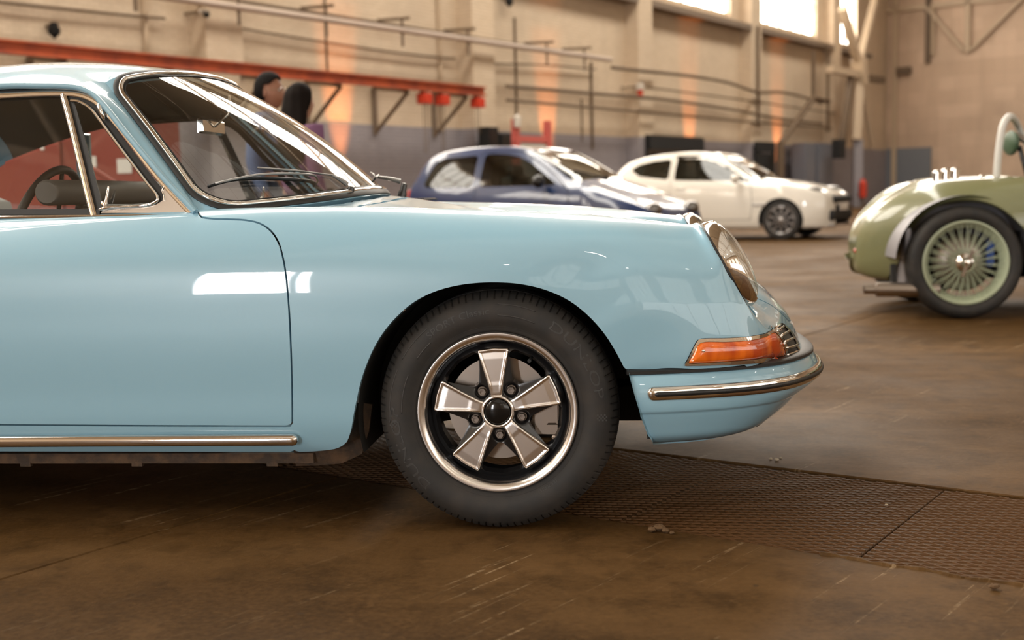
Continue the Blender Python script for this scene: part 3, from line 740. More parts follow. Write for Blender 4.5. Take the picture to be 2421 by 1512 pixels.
# each row: (X, w) on the plan; columns are heights
top_c = [(.30, .805), (.36, .800), (.50, .772), (.60, .735), (.68, .685), (.745, .615), (.80, .52), (.85, .40), (.885, .27), (.905, .13), (.910, 0)]
def brow(k, zt=(.421, .421, .421, .420, .418, .414, .410, .405, .400, .397, .396)):
    X, w = top_c[k]
    X0, w0 = top_c[max(k - 1, 0)]; X1, w1 = top_c[min(k + 1, 10)]
    t = _n(np.array([X1 - X0, w1 - w0]))
    if k == 10: t = np.array([0, -1.])
    nn = np.array([-t[1], t[0]]); nn = nn if nn[1] > 0 or nn[0] > .5 else -nn
    fr = min(1, max(0, (X - .56) / .33)) ** 1.4               # 0 on the side .. 1 at the front
    L_ = lambda a, b: a + (b - a) * fr
    prof = [(-.045, .004), (-.012, .0), (.002, -.014), (.014, -.045), (L_(.016, .012), -.072), (L_(.0125, -.018), -.0975), (L_(.0115, -.022), -.1005), (L_(.0065, -.029), -.1035), (L_(.003, -.038), -.112), (L_(-.012, -.072), -.144), (L_(-.030, -.115), -.174), (L_(-.060, -.152), -.192), (L_(-.11, -.22), -.198)]
    out = []
    for dn, dz in prof:
        z = zt[k] + dz
        x = X + nn[0] * dn; 
        if k < 3 and z < .40: x = x + (.42 - z) * (.34 if k == 0 else .28 if k == 1 else .1)     # slanting rear edge
        out.append((x, w + nn[1] * dn, z))
    return out
bnet = np.array([brow(k) for k in range(11)])
Vb_, Fb_ = patch(bnet, ni=130, nj=64)
Vb_[:, 1] = CY - Vb_[:, 1]; Fb_ = [tuple(reversed(f)) for f in Fb_]
bump_poly = np.array([(1482, 860), (1486, 882), (1500, 935), (1516, 985), (1530, 1022), (1542, 1036), (1560, 1100), (2100, 1100), (2100, 700), (1482, 700)])
qb = proj(Vb_)
scoop = np.array([(1786, 1014), (1800, 1002), (1822, 978), (1838, 960), (1852, 951), (1871, 940), (1990, 900), (1990, 1100), (1786, 1100)])
fscoop = sdf(qb, scoop)
Vx, Fx = clip(Vb_, Fb_, sdf(qb, bump_poly))
Vm_, Fm_ = mirror(Vx, Fx, CY); Vx, Fx = weld(*join((Vx, Fx), (Vm_, Fm_)), eps=4e-4)
V2, F2, sh = lip(Vx, Fx, .010); bo_ = mesh('front_bumper', V2, F2, paint, car, sharp=sh)
Nb_ = vnorm(Vb_, Fb_); seam_pts = []
for q in ((1790, 1008), (1806, 994), (1824, 974), (1840, 957), (1856, 948), (1868, 940)):
    dd_ = np.linalg.norm(qb - np.array(q), axis=1) + np.where(Nb_[:, 1] < .3, 0, 100); j = np.argsort(dd_)[:4]; w_ = 1 / (dd_[j] + .5); seam_pts.append((Vb_[j] * w_[:, None]).sum(0) / w_.sum())
for s_ in (0, 1):
    pp = spl(np.array(seam_pts), 24)
    if s_: pp[:, 1] = 2 * CY - pp[:, 1]
    V2, F2 = tube(pp, .0024, 8); mesh('valance_seam', V2, F2, black_rubber, bo_)
def bump_curve(z_off, dn, n=90, k0=0.0, s0=.36, full=True):
    """curve round the bumper at height offset from its top line, dn outwards"""
    tc = spl(np.array(top_c), 160); zt = np.array((.421, .421, .421, .420, .418, .414, .410, .405, .400, .397, .396))
    tz = np.interp(np.arange(160), np.linspace(0, 159, 11), zt)
    t = np.gradient(tc, axis=0); t /= np.linalg.norm(t, axis=1)[:, None]; nn = np.stack([-t[:, 1], t[:, 0]], 1); nn *= np.where((nn[:, 1] > 0) | (nn[:, 0] > .5), 1, -1)[:, None]
    p = np.stack([tc[:, 0] + nn[:, 0] * dn, tc[:, 1] + nn[:, 1] * dn, tz + z_off], 1); N3 = np.concatenate([nn, np.zeros((160, 1))], 1)
    k = p[:, 0] > s0; p, N3 = p[k], N3[k]
    pw = np.stack([p[:, 0], CY - p[:, 1], p[:, 2]], 1); nw = np.stack([N3[:, 0], -N3[:, 1], N3[:, 2]], 1)
    if full:
        pm = pw[::-1][1:].copy(); pm[:, 1] = 2 * CY - pm[:, 1]; nm = nw[::-1][1:].copy(); nm[:, 1] *= -1
        pw = np.concatenate([pw, pm]); nw = np.concatenate([nw, nm])
    return pw, nw
# black rubber filler between wing and bumper
pw, nw = bump_curve(.001, -.020, s0=.335)
V2, F2 = sweep(pw, [(-.02, -.007), (.014, -.007), (.019, -.003), (.019, .004), (.014, .007), (-.02, .007)], up=nw); mesh('bumper_seal', V2, F2, black_rubber, car, angle=40)
# chrome edge bright line under the lamps
pw, nw = bump_curve(.010, -.031, s0=.50)
# trim strip with rubber insert
pw, nw = bump_curve(-.052, .014, s0=.385)
def strip(name, pw, nw, h, m, parent, depth=.012, rubber=True):
    a = np.linspace(-PI / 2, PI / 2, 11); outer_ = [(depth * math.cos(t) ** .7 if math.cos(t) > 0 else 0, h * math.sin(t)) for t in a]
    pr = [(-.004, -h)] + outer_ + [(-.004, h)]
    sc = np.ones(len(pw)); e = np.minimum(np.arange(len(pw)), np.arange(len(pw))[::-1]) ; L = np.concatenate([[0], np.cumsum(np.linalg.norm(np.diff(pw, axis=0), axis=1))])
    e = np.minimum(L, L[-1] - L); sc = np.where(e < h, np.sqrt(np.clip(1 - (1 - e / h) ** 2, .02, 1)), 1)
    V2, F2 = sweep(pw, pr, up=nw, scale=sc); o = mesh(name, V2, F2, m, parent, angle=60)
    if rubber:
        pr2 = [(0, -h * .42), (depth * .75, -h * .42), (depth * 1.12, -h * .28), (depth * 1.25, 0), (depth * 1.12, h * .28), (depth * .75, h * .42), (0, h * .42)]
        k = e > h * .45; V3, F3 = sweep(pw[k], pr2, up=nw[k], scale=np.where(e[k] < h * 1.4, .55 + .45 * (e[k] - h * .45) / (h * .95), 1)); mesh('rubber_insert', V3, F3, black_rubber, o, angle=50)
    return o
def dense_end(pw, nw, h=.03, n=10):
    """add samples near both ends so they round off"""
    L = np.concatenate([[0], np.cumsum(np.linalg.norm(np.diff(pw, axis=0), axis=1))]); q = np.unique(np.concatenate([np.linspace(0, h, n) , L[(L > h) & (L < L[-1] - h)], L[-1] - np.linspace(0, h, n)]))
    return np.stack([np.interp(q, L, pw[:, i]) for i in range(3)], 1), np.stack([np.interp(q, L, nw[:, i]) for i in range(3)], 1)
pw, nw = dense_end(pw, nw)
strip('bumper_trim', pw, nw, .0185, chrome, car)['label'] = 'polished bumper strip with black rubber insert'
# sill strip
for sd in (1, -1):
    xs = np.linspace(-1.98, -.532, 40); pw = np.stack([xs, np.full(40, CY - .7835), np.full(40, .2475) + (xs + .53) * .003], 1); nw = np.tile([0, -1., 0], (40, 1))
    if sd < 0: pw[:, 1] = 2 * CY - pw[:, 1]; nw[:, 1] = 1
    pw, nw = dense_end(pw, nw); strip('sill_trim', pw, nw, .0150, chrome, car, rubber=False)
# crease line on the bumper lower part
pw, nw = bump_curve(-.107, .0035, s0=.40)
# underside : floor pan, sill pinch flange, wheel wells
mb = MB(); mb.box((-1.3, CY, .215), (1.75, 1.30, .05)); mb.build('floor_pan', under_m, car)
for sd in (1, -1):
    y = CY - sd * .735
    mb = MB(); mb.box((-1.28, y, .188), (1.55, .012, .028)); fl_ = mb.build('sill_flange', rusty, car)
    for x in (-.62, -1.0, -1.32): mb = MB(); mb.box((x, y, .172), (.03, .014, .012)); mb.build('jacking_tab', rusty, fl_)
    V2, F2 = sweep(np.array([(-.56, .05, .193), (-.50, .052, .194), (-.44, .056, .198), (-.402, .062, .213), (-.388, .07, .26), (-.378, .08, .33)]), [(-.012, -.02), (.006, -.02), (.006, .03), (-.012, .03)], up=np.array([0, -1., -.3]))
    if sd < 0: V2, F2 = mirror(V2, F2, CY)
    mesh('arch_flange', V2, F2, rusty, car, smooth=False)
def liner(cx, w0, w1, r, a0, a1, name, zc=.3):
    for sd in (1, -1):
        a = np.linspace(a0, a1, 48); V = []
        for w in (w0, w1):
            for t in a: V.append((cx + r * math.cos(t), CY - sd * w, zc + r * math.sin(t)))
        n = len(a); Fc = [(i, i + 1, n + i + 1, n + i) for i in range(n - 1)] + [tuple(range(n))]
        mesh(name, np.array(V), Fc, under_m, car, angle=30)
liner(0, .50, .765, .372, .12, PI + .25, 'wheel_well'); liner(-2.268, .50, .78, .385, -.1, PI + .1, 'wheel_well')
mb = MB(); mb.box((.40, .45, .315), (.02, .80, .16)); mb.build('splash_panel', under_m, car)
mb = MB(); mb.box((.40, 2 * CY - .45, .315), (.02, .62, .16)); mb.build('splash_panel', under_m, car)
mb = MB(); mb.box((.47, CY, .30), (.40, 1.0, .12)); mb.build('front_pan', under_m, car)

# ---- headlamps -----------------------------------------------------------
lens_clear = mat('headlamp_glass', (.95, .95, .93), rough=.0); make_glass(lens_clear, (.93, .93, .90), boost=1.2)
reflector = mat('lamp_reflector', (.85, .82, .76), rough=.12, metal=1.0)
ax = np.array([.884, 0, .467])
for sd in (1, -1):
    c0 = Wd((LC[0], LW if sd > 0 else -LW, LC[1]))
    mb = MB(); mb.lathe(c0, ax, [(.120, -.03), (.1320, -.012), (.1326, .000), (.1315, .004), (.128, .004), (.10, .002)], 64); hl = mb.build('headlamp_gasket', black_rubber, car, smooth=True)
    mb = MB(); mb.lathe(c0, ax, [(.124, -.002), (.131, .003), (.1315, .010), (.129, .022), (.125, .033), (.1205, .0385), (.1165, .0385), (.114, .034), (.112, .02)], 72); bz = mb.build('headlamp_bezel', chrome, car, smooth=True, angle=50)
    pr = [(.1155 * math.sin(t), .034 + .034 * (math.cos(t))) for t in np.linspace(PI / 2, .001, 14)]
    mb = MB(); mb.lathe(c0, ax, pr, 64); mb.build('headlamp_lens', lens_clear, bz, smooth=True)
    mb = MB(); mb.lathe(c0, ax, [(.114, .022), (.10, .0), (.075, -.028), (.04, -.045), (.001, -.05)], 48); mb.build('reflector_bowl', reflector, bz, smooth=True)
    mb = MB(); mb.lathe(c0, ax, [(.001, .02), (.016, .016), (.018, 0), (.012, -.045)], 20); mb.build('bulb_shield', chrome, bz, smooth=True)
    pb = c0 + np.array([.467, 0, -.884]) * .112 + ax * .03 + np.array([0, -.03 * sd, 0])
    mb = MB(); 
    dirn = _n(np.array([.5, -.75 * sd, -.3])); mb.lathe(c0 + np.array([.467, 0, -.884]) * .118 + ax * .018 + np.array([0, -.045 * sd, .012]), dirn, [(.001, .008), (.004, .007), (.0055, .003), (.0055, -.006)], 14); mb.build('bezel_screw', chrome, bz, smooth=True)

# ---- indicators + horn grilles -------------------------------------------
amber = bpy.data.materials.new('amber_lens'); amber.use_nodes = True
bsdf(amber).inputs['Base Color'].default_value = (.86, .17, .012, 1); bsdf(amber).inputs['Roughness'].default_value = .08; bsdf(amber).inputs['Coat Weight'].default_value = 1
bsdf(amber).inputs['Subsurface Weight'].default_value = .0
noise_mat(amber, (.50, .055, .006), scale=16, detail=2, lo=.44, hi=.62, stretch=(1, 1, .35))
g = nd(amber, 'ShaderNodeTexCoord'); wv = nd(amber, 'ShaderNodeTexWave', wave_type='BANDS', bands_direction='X'); wv.inputs['Scale'].default_value = 70
lk(amber, g.outputs['Object'], wv.inputs[0]); bp = nd(amber, 'ShaderNodeBump'); bp.inputs['Strength'].default_value = .10; bp.inputs['Distance'].default_value = .0006
lk(amber, wv.outputs[1], bp.inputs['Height']); lk(amber, bp.outputs[0], bsdf(amber).inputs['Normal'])
# collect the surface patch under the indicator (slightly enlarged)
fs = np.maximum(sdf(proj(V), ind_poly) - 1, np.where(V[:, 2] > .56, 100, -100))
A1 = clip(V, Fq, fs); fs = sdf(Qn, ind_poly) - 1; A2 = clip(Vn, Fn, fs)
def refine(V_, F_, N_, k=4):
    VV, NN, FF, key = [], [], [], {}
    def add(p, n_):
        h = tuple(np.round(p / 2e-5).astype(int))
        if h not in key: key[h] = len(VV); VV.append(p); NN.append(_n(n_))
        return key[h]
    for f in F_:
        if len(f) == 4: quads = [f]
        else:
            quads = []
            for i in range(1, len(f) - 1): quads.append((f[0], f[i], f[i + 1], f[i + 1]))
        for q in quads:
            a, b, c_, d_ = [V_[i] for i in q]; na, nb, nc, nd_ = [N_[i] for i in q]; g = {}
            for i in range(k + 1):
                for j in range(k + 1):
                    u, v = i / k, j / k; g[i, j] = add((1 - u) * (1 - v) * a + u * (1 - v) * b + u * v * c_ + (1 - u) * v * d_, (1 - u) * (1 - v) * na + u * (1 - v) * nb + u * v * nc + (1 - u) * v * nd_)
            for i in range(k):
                for j in range(k):
                    t = []
                    for z in (g[i, j], g[i + 1, j], g[i + 1, j + 1], g[i, j + 1]):
                        if z not in t: t.append(z)
                    if len(t) > 2: FF.append(tuple(t))
    return np.array(VV), FF, np.array(NN)
A1 = clip(V, Fq, np.maximum(sdf(proj(V), ind_poly) - 14, np.where(V[:, 2] > .60, 100, -100))); A2 = clip(Vn, Fn, sdf(Qn, ind_poly) - 14)
Vc_, Fc_ = weld(*join(A1, A2)); Nc_ = vnorm(Vc_, Fc_)
Vi, Fi, Ni = refine(Vc_, Fc_, Nc_)
for _ in range(3): pass
def sub(fun, off, name, m, parent, depth, raise_edge=None):
    f = fun(proj(Vi)); VN, f_ = clip(np.concatenate([Vi, Ni], 1), Fi, f); v_ = VN[:, :3]; n_ = VN[:, 3:] / np.linalg.norm(VN[:, 3:], axis=1)[:, None]; o_ = off(v_) if callable(off) else off
    v_ = v_ + n_ * (o_[:, None] if np.ndim(o_) else o_)
    res = []
    for s_ in (1, -1):
        a, b = (v_, f_) if s_ > 0 else mirror(v_, f_, CY)
        a2, b2, sh = lip(a, b, depth); res.append(mesh(name, a2, b2, m, parent[0 if s_ > 0 else 1] if isinstance(parent, list) else parent, sharp=sh))
    return res
lens_poly = spl(np.array([(1626, 858), (1635, 838), (1650, 812), (1657, 808), (1720, 806), (1780, 801), (1812, 792), (1829, 784), (1842, 796), (1851, 815), (1855, 838), (1800, 848), (1710, 856), (1660, 859)], float), 120, closed=True)
grille_poly = spl(np.array([(1833, 780), (1846, 770), (1860, 779), (1875, 798), (1884, 822), (1884, 831), (1868, 840), (1860, 842), (1858, 818), (1848, 797)], float), 90, closed=True)
housing = sub(lambda q: sdf(q, ind_poly) + .4, -.002, 'indicator_base', black_rubber, car, .004)
housing = sub(lambda q: np.maximum(sdf(q, ind_poly) + 1.0, -(np.minimum(sdf(q, lens_poly) + 1.8, sdf(q, grille_poly) + .6) - .3)), .0045, 'indicator_frame', chrome, car, .012)
def dome(v):
    q = proj(v); d = -sdf(q, lens_poly) - 2; return .003 + .010 * (1 - np.exp(-np.clip(d, 0, 99) / 7))
lens = sub(lambda q: sdf(q, lens_poly) + 2.0, dome, 'amber_lens', amber, housing, .012)
sub(lambda q: sdf(q, grille_poly) + .8, -.010, 'grille_backing', blackm, housing, .004)
bars_ = [((1838, 777), (1846, 790), (1853, 803)), ]
# horn grille bars : slanting ribs across the opening
gb = [((1834, 783), (1850, 773)), ((1843, 795), (1864, 783)), ((1851, 808), (1876, 799)), ((1856, 822), (1884, 816)), ((1858, 838), (1884, 830))]
for (a, b) in gb:
    pa, pb_ = np.array(a, float), np.array(b, float); pts = []
    for t in np.linspace(0, 1, 8):
        q = pa + (pb_ - pa) * t; dd_ = np.linalg.norm(proj(Vi) - q, axis=1); j = np.argsort(dd_)[:4]; w_ = 1 / (dd_[j] + .5); p_ = (Vi[j] * w_[:, None]).sum(0) / w_.sum(); nn_ = _n(Ni[j].sum(0)); pts.append(p_ + nn_ * .003)
    pts = np.array(pts)
    for s_ in (0, 1):
        pp = pts.copy()
        if s_: pp[:, 1] = 2 * CY - pp[:, 1]
        V2, F2 = tube(pp, .0042, 8); mesh('grille_bar', V2, F2, chrome, housing[s_])
for q in ((1660, 828), (1846, 812)):
    dd_ = np.linalg.norm(proj(Vi) - np.array(q), axis=1); j = int(np.argmin(dd_))
    for s_ in (0, 1):
        c_ = Vi[j] + Ni[j] * .0125; a_ = Ni[j].copy()
        if s_: c_ = c_ * [1, 1, 1]; c_[1] = 2 * CY - c_[1]; a_[1] *= -1
        mb = MB(); mb.lathe(c_, a_, [(.0001, .0035), (.003, .003), (.0042, .001), (.0042, -.006)], 14); mb.build('lens_screw', chrome, lens[s_], smooth=True)
# ---- greenhouse --------------------------------------------------------------
headliner_m = mat('headliner_vinyl', (.055, .045, .038), rough=.7)
interior_m = mat('black_leatherette', (.022, .019, .017), rough=.45)
grey_pad = mat('grey_dash_pad', (.13, .12, .11), rough=.5)
def PS(px, py, off=0.0):
    Y = .1
    for _ in range(12):
        p = P(px, py, Y=Y); Y = CY - (.688 + off - .27 * (p[2] - .86))
    return p
SN = _n(np.array([0, -1, .27]))     # outward normal of the side glass plane
# windscreen super patch (columns from near edge to far edge, rows bottom to top)
Bc = [(-.806, .672, .850), (-.735, .650, .853), (-.655, .59, .858), (-.565, .48, .867), (-.495, .33, .878), (-.455, .17, .887), (-.443, 0, .890)]
Tc = [(-1.128, .512, 1.226), (-1.098, .478, 1.248), (-1.065, .43, 1.262), (-1.035, .35, 1.273), (-1.015, .25, 1.281), (-1.003, .13, 1.286), (-1.0, 0, 1.288)]
Bc, Tc = np.array(Bc), np.array(Tc)
def ws_row(t):
    b = 4 * t * (1 - t); r = Bc * (1 - t) + Tc * t
    k = np.linspace(0, 1, 7)
    r[:, 0] += .016 * b * k + .004 * b; r[:, 2] += .022 * b * k ** .7 + .003 * b; r[:, 1] += .006 * b * (1 - k)
    return r
half = np.array([ws_row(t) for t in np.linspace(0, 1, 6)])
full = np.concatenate([half, half[:, ::-1][:, 1:] * [1, -1, 1]], 1)
ws_net = full.copy(); ws_net[:, :, 1] = CY - full[:, :, 1]
WT = np.linspace(0, 1, 6); WA = np.concatenate([[0], np.cumsum(np.linalg.norm(np.diff(ws_net[2], axis=0), axis=1))])
WAn = WA / WA[-1]
def ws_eval(a, t):
    """a,t arrays in 0..1 -> points on the windscreen"""
    a = np.atleast_1d(a); t = np.atleast_1d(t); out = []
    for ai, ti_ in zip(a, t):
        r = herm(WT, ws_net, np.array([ti_]))[0]; out.append(herm(WAn, r, np.array([ai]))[0])
    return np.array(out)
def ws_normal(a, t):
    e = 1e-3; p = ws_eval(a, t); pa = ws_eval(np.clip(a + e, 0, 1), t) - ws_eval(np.clip(a - e, 0, 1), t); pt = ws_eval(a, np.clip(t + e, 0, 1)) - ws_eval(a, np.clip(t - e, 0, 1))
    n = np.cross(pa, pt); n /= np.linalg.norm(n, axis=1)[:, None]; n *= np.sign(n[:, 2])[:, None]; return n
LWm, HWm = WA[-1], .56
def rrect(d, rb=.085, rt=.060, n=14):
    """rounded outline in metres, inset d"""
    x0, x1, y0, y1 = d, LWm - d, d, HWm - d; out = []
    for cx_, cy_, r, a0 in ((x1 - rb, y0 + rb, rb, -90), (x1 - rt, y1 - rt, rt, 0), (x0 + rt, y1 - rt, rt, 90), (x0 + rb, y0 + rb, rb, 180)):
        for a in np.linspace(a0, a0 + 90, n): out.append((cx_ + r * math.cos(math.radians(a)), cy_ + r * math.sin(math.radians(a))))
        out_last = out[-1]
    # densify the straight parts
    q = []; 
    for p_, r_ in zip(out, out[1:] + out[:1]):
        L = math.dist(p_, r_); k = max(1, int(L / .03)); q += [(p_[0] + (r_[0] - p_[0]) * i / k, p_[1] + (r_[1] - p_[1]) * i / k) for i in range(k)]
    return np.array(q)
def on_ws(q): a, t = q[:, 0] / LWm, q[:, 1] / HWm; return ws_eval(a, t), ws_normal(a, t)
nA, nT = 120, 46
ga, gt = np.meshgrid(np.linspace(0, 1, nA), np.linspace(0, 1, nT)); rowsW = herm(WT, ws_net, np.linspace(0, 1, nT)); VW_ = np.concatenate([herm(WAn, r, np.linspace(0, 1, nA)) for r in rowsW])
FW_ = [(i * nA + j, i * nA + j + 1, (i + 1) * nA + j + 1, (i + 1) * nA + j) for i in range(nT - 1) for j in range(nA - 1)]
par = np.stack([ga.ravel() * LWm, gt.ravel() * HWm], 1)
o_gl = rrect(.022)
Vg, Fg = clip(VW_, FW_, sdf(par, o_gl)); windscreen = mesh('windscreen', Vg, Fg, glass_m, car)
Vg, Fg = clip(VW_, FW_, -sdf(par, o_gl)); V2, F2, sh = lip(Vg, Fg, .02); mesh('windscreen_surround', V2, F2, paint, car, sharp=sh)
p1, n1 = on_ws(rrect(.013)); V2, F2 = sweep(p1, [(-.004, -.012), (.004, -.012), (.0065, -.006), (.0065, .006), (.004, .012), (-.004, .012)], up=n1, closed=True); ga_ = mesh('windscreen_gasket', V2, F2, black_rubber, car, angle=60)
def dpro(w, h): return [(-.002, -w), (h * .6, -w), (h, -w * .45), (h * 1.05, 0), (h, w * .45), (h * .6, w), (-.002, w)]
p1, n1 = on_ws(rrect(.021)); V2, F2 = sweep(p1 + n1 * .003, dpro(.0065, .006), up=n1, closed=True); mesh('windscreen_trim', V2, F2, chrome, ga_, angle=60)
p1, n1 = on_ws(rrect(.030, .078, .054)); V2, F2 = sweep(p1, [(-.004, -.004), (.003, -.004), (.003, .004), (-.004, .004)], up=n1, closed=True); mesh('inner_lip', V2, F2, black_rubber, ga_, angle=60)
# drip line from the base of the pillar up and back
dpx = [(462, 500), (440, 476), (400, 434), (350, 376), (300, 316), (245, 247), (218, 220), (190, 208), (150, 203), (100, 202), (0, 203)]
dl = [PS(x, y, .012) for x, y in dpx]
rear = [(-1.46, .598, 1.208), (-1.64, .602, 1.178), (-1.80, .607, 1.142), (-1.93, .612, 1.105), (-2.06, .617, 1.062), (-2.3, .63, .975), (-2.55, .645, .885)]
dl = np.array([[p[0], CY - p[1], p[2]] for p in dl] + [list(r) for r in rear])       # X,w,Z
edge_t = np.linspace(0.0, 1, 8)
# pillar patch between drip line and windscreen edge
pd = spl(dl[:8], 12); pe = np.array([[q[0], CY - q[1], q[2]] for q in ws_eval(np.zeros(12), np.linspace(0, 1, 12) ** .9)])
pmid = (pd + pe) / 2 + np.array([.003, .010, .003]); kk_ = np.clip((np.linspace(0, 1, 12) - .7) / .3, 0, 1)[:, None] ** 1.5; pmid = pmid * (1 - kk_) + (np.array([-1.165, .570, 1.222])) * kk_; rin = pe + (pe - pmid) * .0
pnet = np.stack([pd, pmid, pe], 1); pn = pnet.copy(); pn[:, :, 1] = CY - pnet[:, :, 1]
Vp, Fp = patch(pn, step=.012); 
N_ = vnorm(Vp, Fp)
if N_[:, 1].mean() > 0: Fp = [tuple(reversed(f)) for f in Fp]
# roof net
rl = [  # X rows: d, shoulder, r1, r2, centre
 [tuple(dl[7]), (-1.165, .570, 1.222), (-1.128, .512, 1.226), (-1.050, .385, 1.2685), (-1.010, .20, 1.284), (-1.0, 0, 1.288)],
 [tuple(dl[9]), (-1.270, .565, 1.243), (-1.26, .500, 1.268), (-1.24, .37, 1.294), (-1.22, .19, 1.312), (-1.21, 0, 1.315)],
 [tuple(dl[10]), (-1.395, .567, 1.247), (-1.395, .500, 1.275), (-1.39, .36, 1.304), (-1.39, .18, 1.323), (-1.39, 0, 1.327)],
 [tuple(dl[11 + 1]), (-1.64, .575, 1.212), (-1.64, .507, 1.250), (-1.64, .36, 1.290), (-1.64, .18, 1.318), (-1.64, 0, 1.326)],
 [tuple(dl[11 + 3]), (-1.93, .585, 1.138), (-1.93, .52, 1.185), (-1.93, .37, 1.242), (-1.93, .18, 1.278), (-1.93, 0, 1.288)],
 [tuple(dl[11 + 5]), (-2.3, .60, 1.005), (-2.3, .53, 1.055), (-2.3, .38, 1.12), (-2.3, .19, 1.158), (-2.3, 0, 1.170)],
 [(-2.62, .65, .86), (-2.62, .60, .89), (-2.62, .53, .93), (-2.62, .38, .99), (-2.62, .19, 1.025), (-2.62, 0, 1.04)],
 [(-2.95, .60, .76), (-2.95, .55, .79), (-2.95, .48, .81), (-2.95, .34, .85), (-2.95, .17, .88), (-2.95, 0, .89)],
 [(-3.17, .42, .62), (-3.17, .38, .64), (-3.17, .33, .66), (-3.17, .24, .68), (-3.17, .12, .695), (-3.17, 0, .70)]]
rn = np.array(rl); rn = np.concatenate([rn, rn[:, ::-1][:, 1:] * [1, -1, 1]], 1); rn[:, :, 1] = CY - rn[:, :, 1]
Vr, Fr = patch(rn, step=.016)
if vnorm(Vr, Fr)[:, 2].mean() < 0: Fr = [tuple(reversed(f)) for f in Fr]
wr = np.abs(CY - Vr[:, 1])
rear_glass = np.array([(-2.02, .42), (-2.04, -.1), (-2.50, -.1), (-2.47, .42)])
fg = sdf(np.stack([Vr[:, 0], wr], 1), rear_glass)
Vr1, Fr1 = clip(Vr, Fr, -fg); mesh('roof', Vr1, Fr1, paint, car)
Vr2, Fr2 = clip(Vr, Fr, fg); mesh('rear_window', Vr2, Fr2, glass_m, car)
hl_k = Vr[:, 0] + 2.02
Vh_, Fh_ = clip(Vr, Fr, -hl_k); Vh_ = Vh_ - vnorm(Vh_, Fh_) * .022; mesh('headliner', Vh_, Fh_, headliner_m, car)
for s_ in (1, -1):
    a, b = (Vp, Fp) if s_ > 0 else mirror(Vp, Fp, CY)
    a2, b2, sh = lip(a, b, .012); mesh('windscreen_pillar', a2, b2, paint, car, sharp=sh)
    a3 = a - vnorm(a, b) * .016; mesh('pillar_lining', a3, [tuple(reversed(f)) for f in b], headliner_m, car)
# drip moulding
dcur = spl(np.stack([dl[:, 0], CY - dl[:, 1], dl[:, 2]], 1)[:16], 110)
for s_ in (1, -1):
    V2, F2 = sweep(dcur, [(-.006, -.009), (.004, -.009), (.009, -.004), (.009, .003), (.003, .007), (-.006, .007)], up=SN)
    if s_ < 0: V2, F2 = mirror(V2, F2, CY)
    mesh('drip_rail', V2, F2, paint, car, angle=50)
# side glass, frames
door_n, door_f = doors
def both_sides(name, V2, F2, m, parents, angle=50, lab=None, flat=False):
    r = []
    for k in (0, 1):
        a, b = (V2, F2) if k == 0 else mirror(V2, F2, CY)
        o = mesh(name, a, b, m, parents[k], smooth=not flat, angle=angle if not flat else None); r.append(o)
    return r
def px_line(px, off=0.0, n=60, closed=False):
    return spl(np.array([PS(x, y, off) for x, y in px]), n, closed=closed)
D2 = [door_n, door_f]
rubber_out = px_line([(462, 507), (380, 413.5), (300, 311), (262, 263), (238, 236), (212, 221), (178, 213), (120, 213), (0, 218), (-200, 235), (-330, 262)], -.006, 90)
V2, F2 = sweep(rubber_out, [(-.005, -.010), (.004, -.010), (.004, .006), (-.005, .006)], up=SN); both_sides('door_seal', V2, F2, black_rubber, D2)
frame_l = px_line([(452, 503), (372, 415), (294, 314), (256, 268), (232, 243), (206, 229), (175, 222), (120, 221), (0, 227), (-200, 244), (-330, 270)], .000, 100)
V2, F2 = sweep(frame_l, [(-.006, -.0085), (.005, -.0085), (.0075, -.003), (.0075, .003), (.005, .0085), (-.006, .0085)], up=SN); fr2 = both_sides('window_frame', V2, F2, chrome, D2)
barl = px_line([(150, 224), (168, 290), (190, 380), (208, 455), (222, 510)], .002, 40)
V2, F2 = sweep(barl, [(-.006, -.0095), (.004, -.0095), (.004, -.004), (.008, -.003), (.008, .005), (.004, .0095), (-.006, .0095)], up=SN); both_sides('divider_bar', V2, F2, chrome, D2)
belt = px_line([(478, 509), (300, 511), (100, 513), (-100, 515), (-330, 518)], .004, 30)
V2, F2 = sweep(belt, [(-.006, -.004), (.005, -.004), (.007, 0), (.005, .004), (-.006, .004)], up=SN); both_sides('belt_moulding', V2, F2, chrome, D2)
belt = px_line([(238, 503), (100, 502), (-100, 503), (-330, 506)], -.002, 30)
V2, F2 = sweep(belt, [(-.006, -.008), (.006, -.008), (.006, .008), (-.006, .008)], up=SN); both_sides('belt_seal', V2, F2, black_rubber, D2)
# quarter window : seal, frame loop, glass, corner plate
qw_out = px_line([(166, 236), (185, 236), (206, 244), (224, 258), (242, 280), (275, 325), (320, 384), (355, 430), (379, 462), (381, 474), (370, 484), (345, 490), (300, 494), (243, 499), (228, 455), (208, 380), (186, 300), (170, 245)], -.002, 120, closed=True)
V2, F2 = sweep(qw_out, [(-.008, -.014), (.000, -.014), (.002, .008), (-.004, .008)], up=SN, closed=True); both_sides('quarter_seal', V2, F2, black_rubber, D2)
qw_fr = px_line([(168, 238), (184, 239), (202, 247), (219, 261), (236, 283), (270, 329), (314, 387), (349, 433), (372, 463), (374, 472), (365, 480), (342, 486), (300, 489), (246, 494)], .003, 110)
V2, F2 = sweep(qw_fr, dpro(.0042, .006), up=SN); both_sides('quarter_window_frame', V2, F2, chrome, D2, angle=60)
def plane_fill(px, off, name, m, parents):
    pts = np.array([PS(x, y, off) for x, y in px]); n = len(pts); return both_sides(name, pts, [tuple(range(n))], m, parents, flat=True)
plate = [(238, 503), (244, 497), (300, 493), (345, 489), (370, 483), (384, 474), (387, 462), (380, 448), (389, 440), (446, 503)]
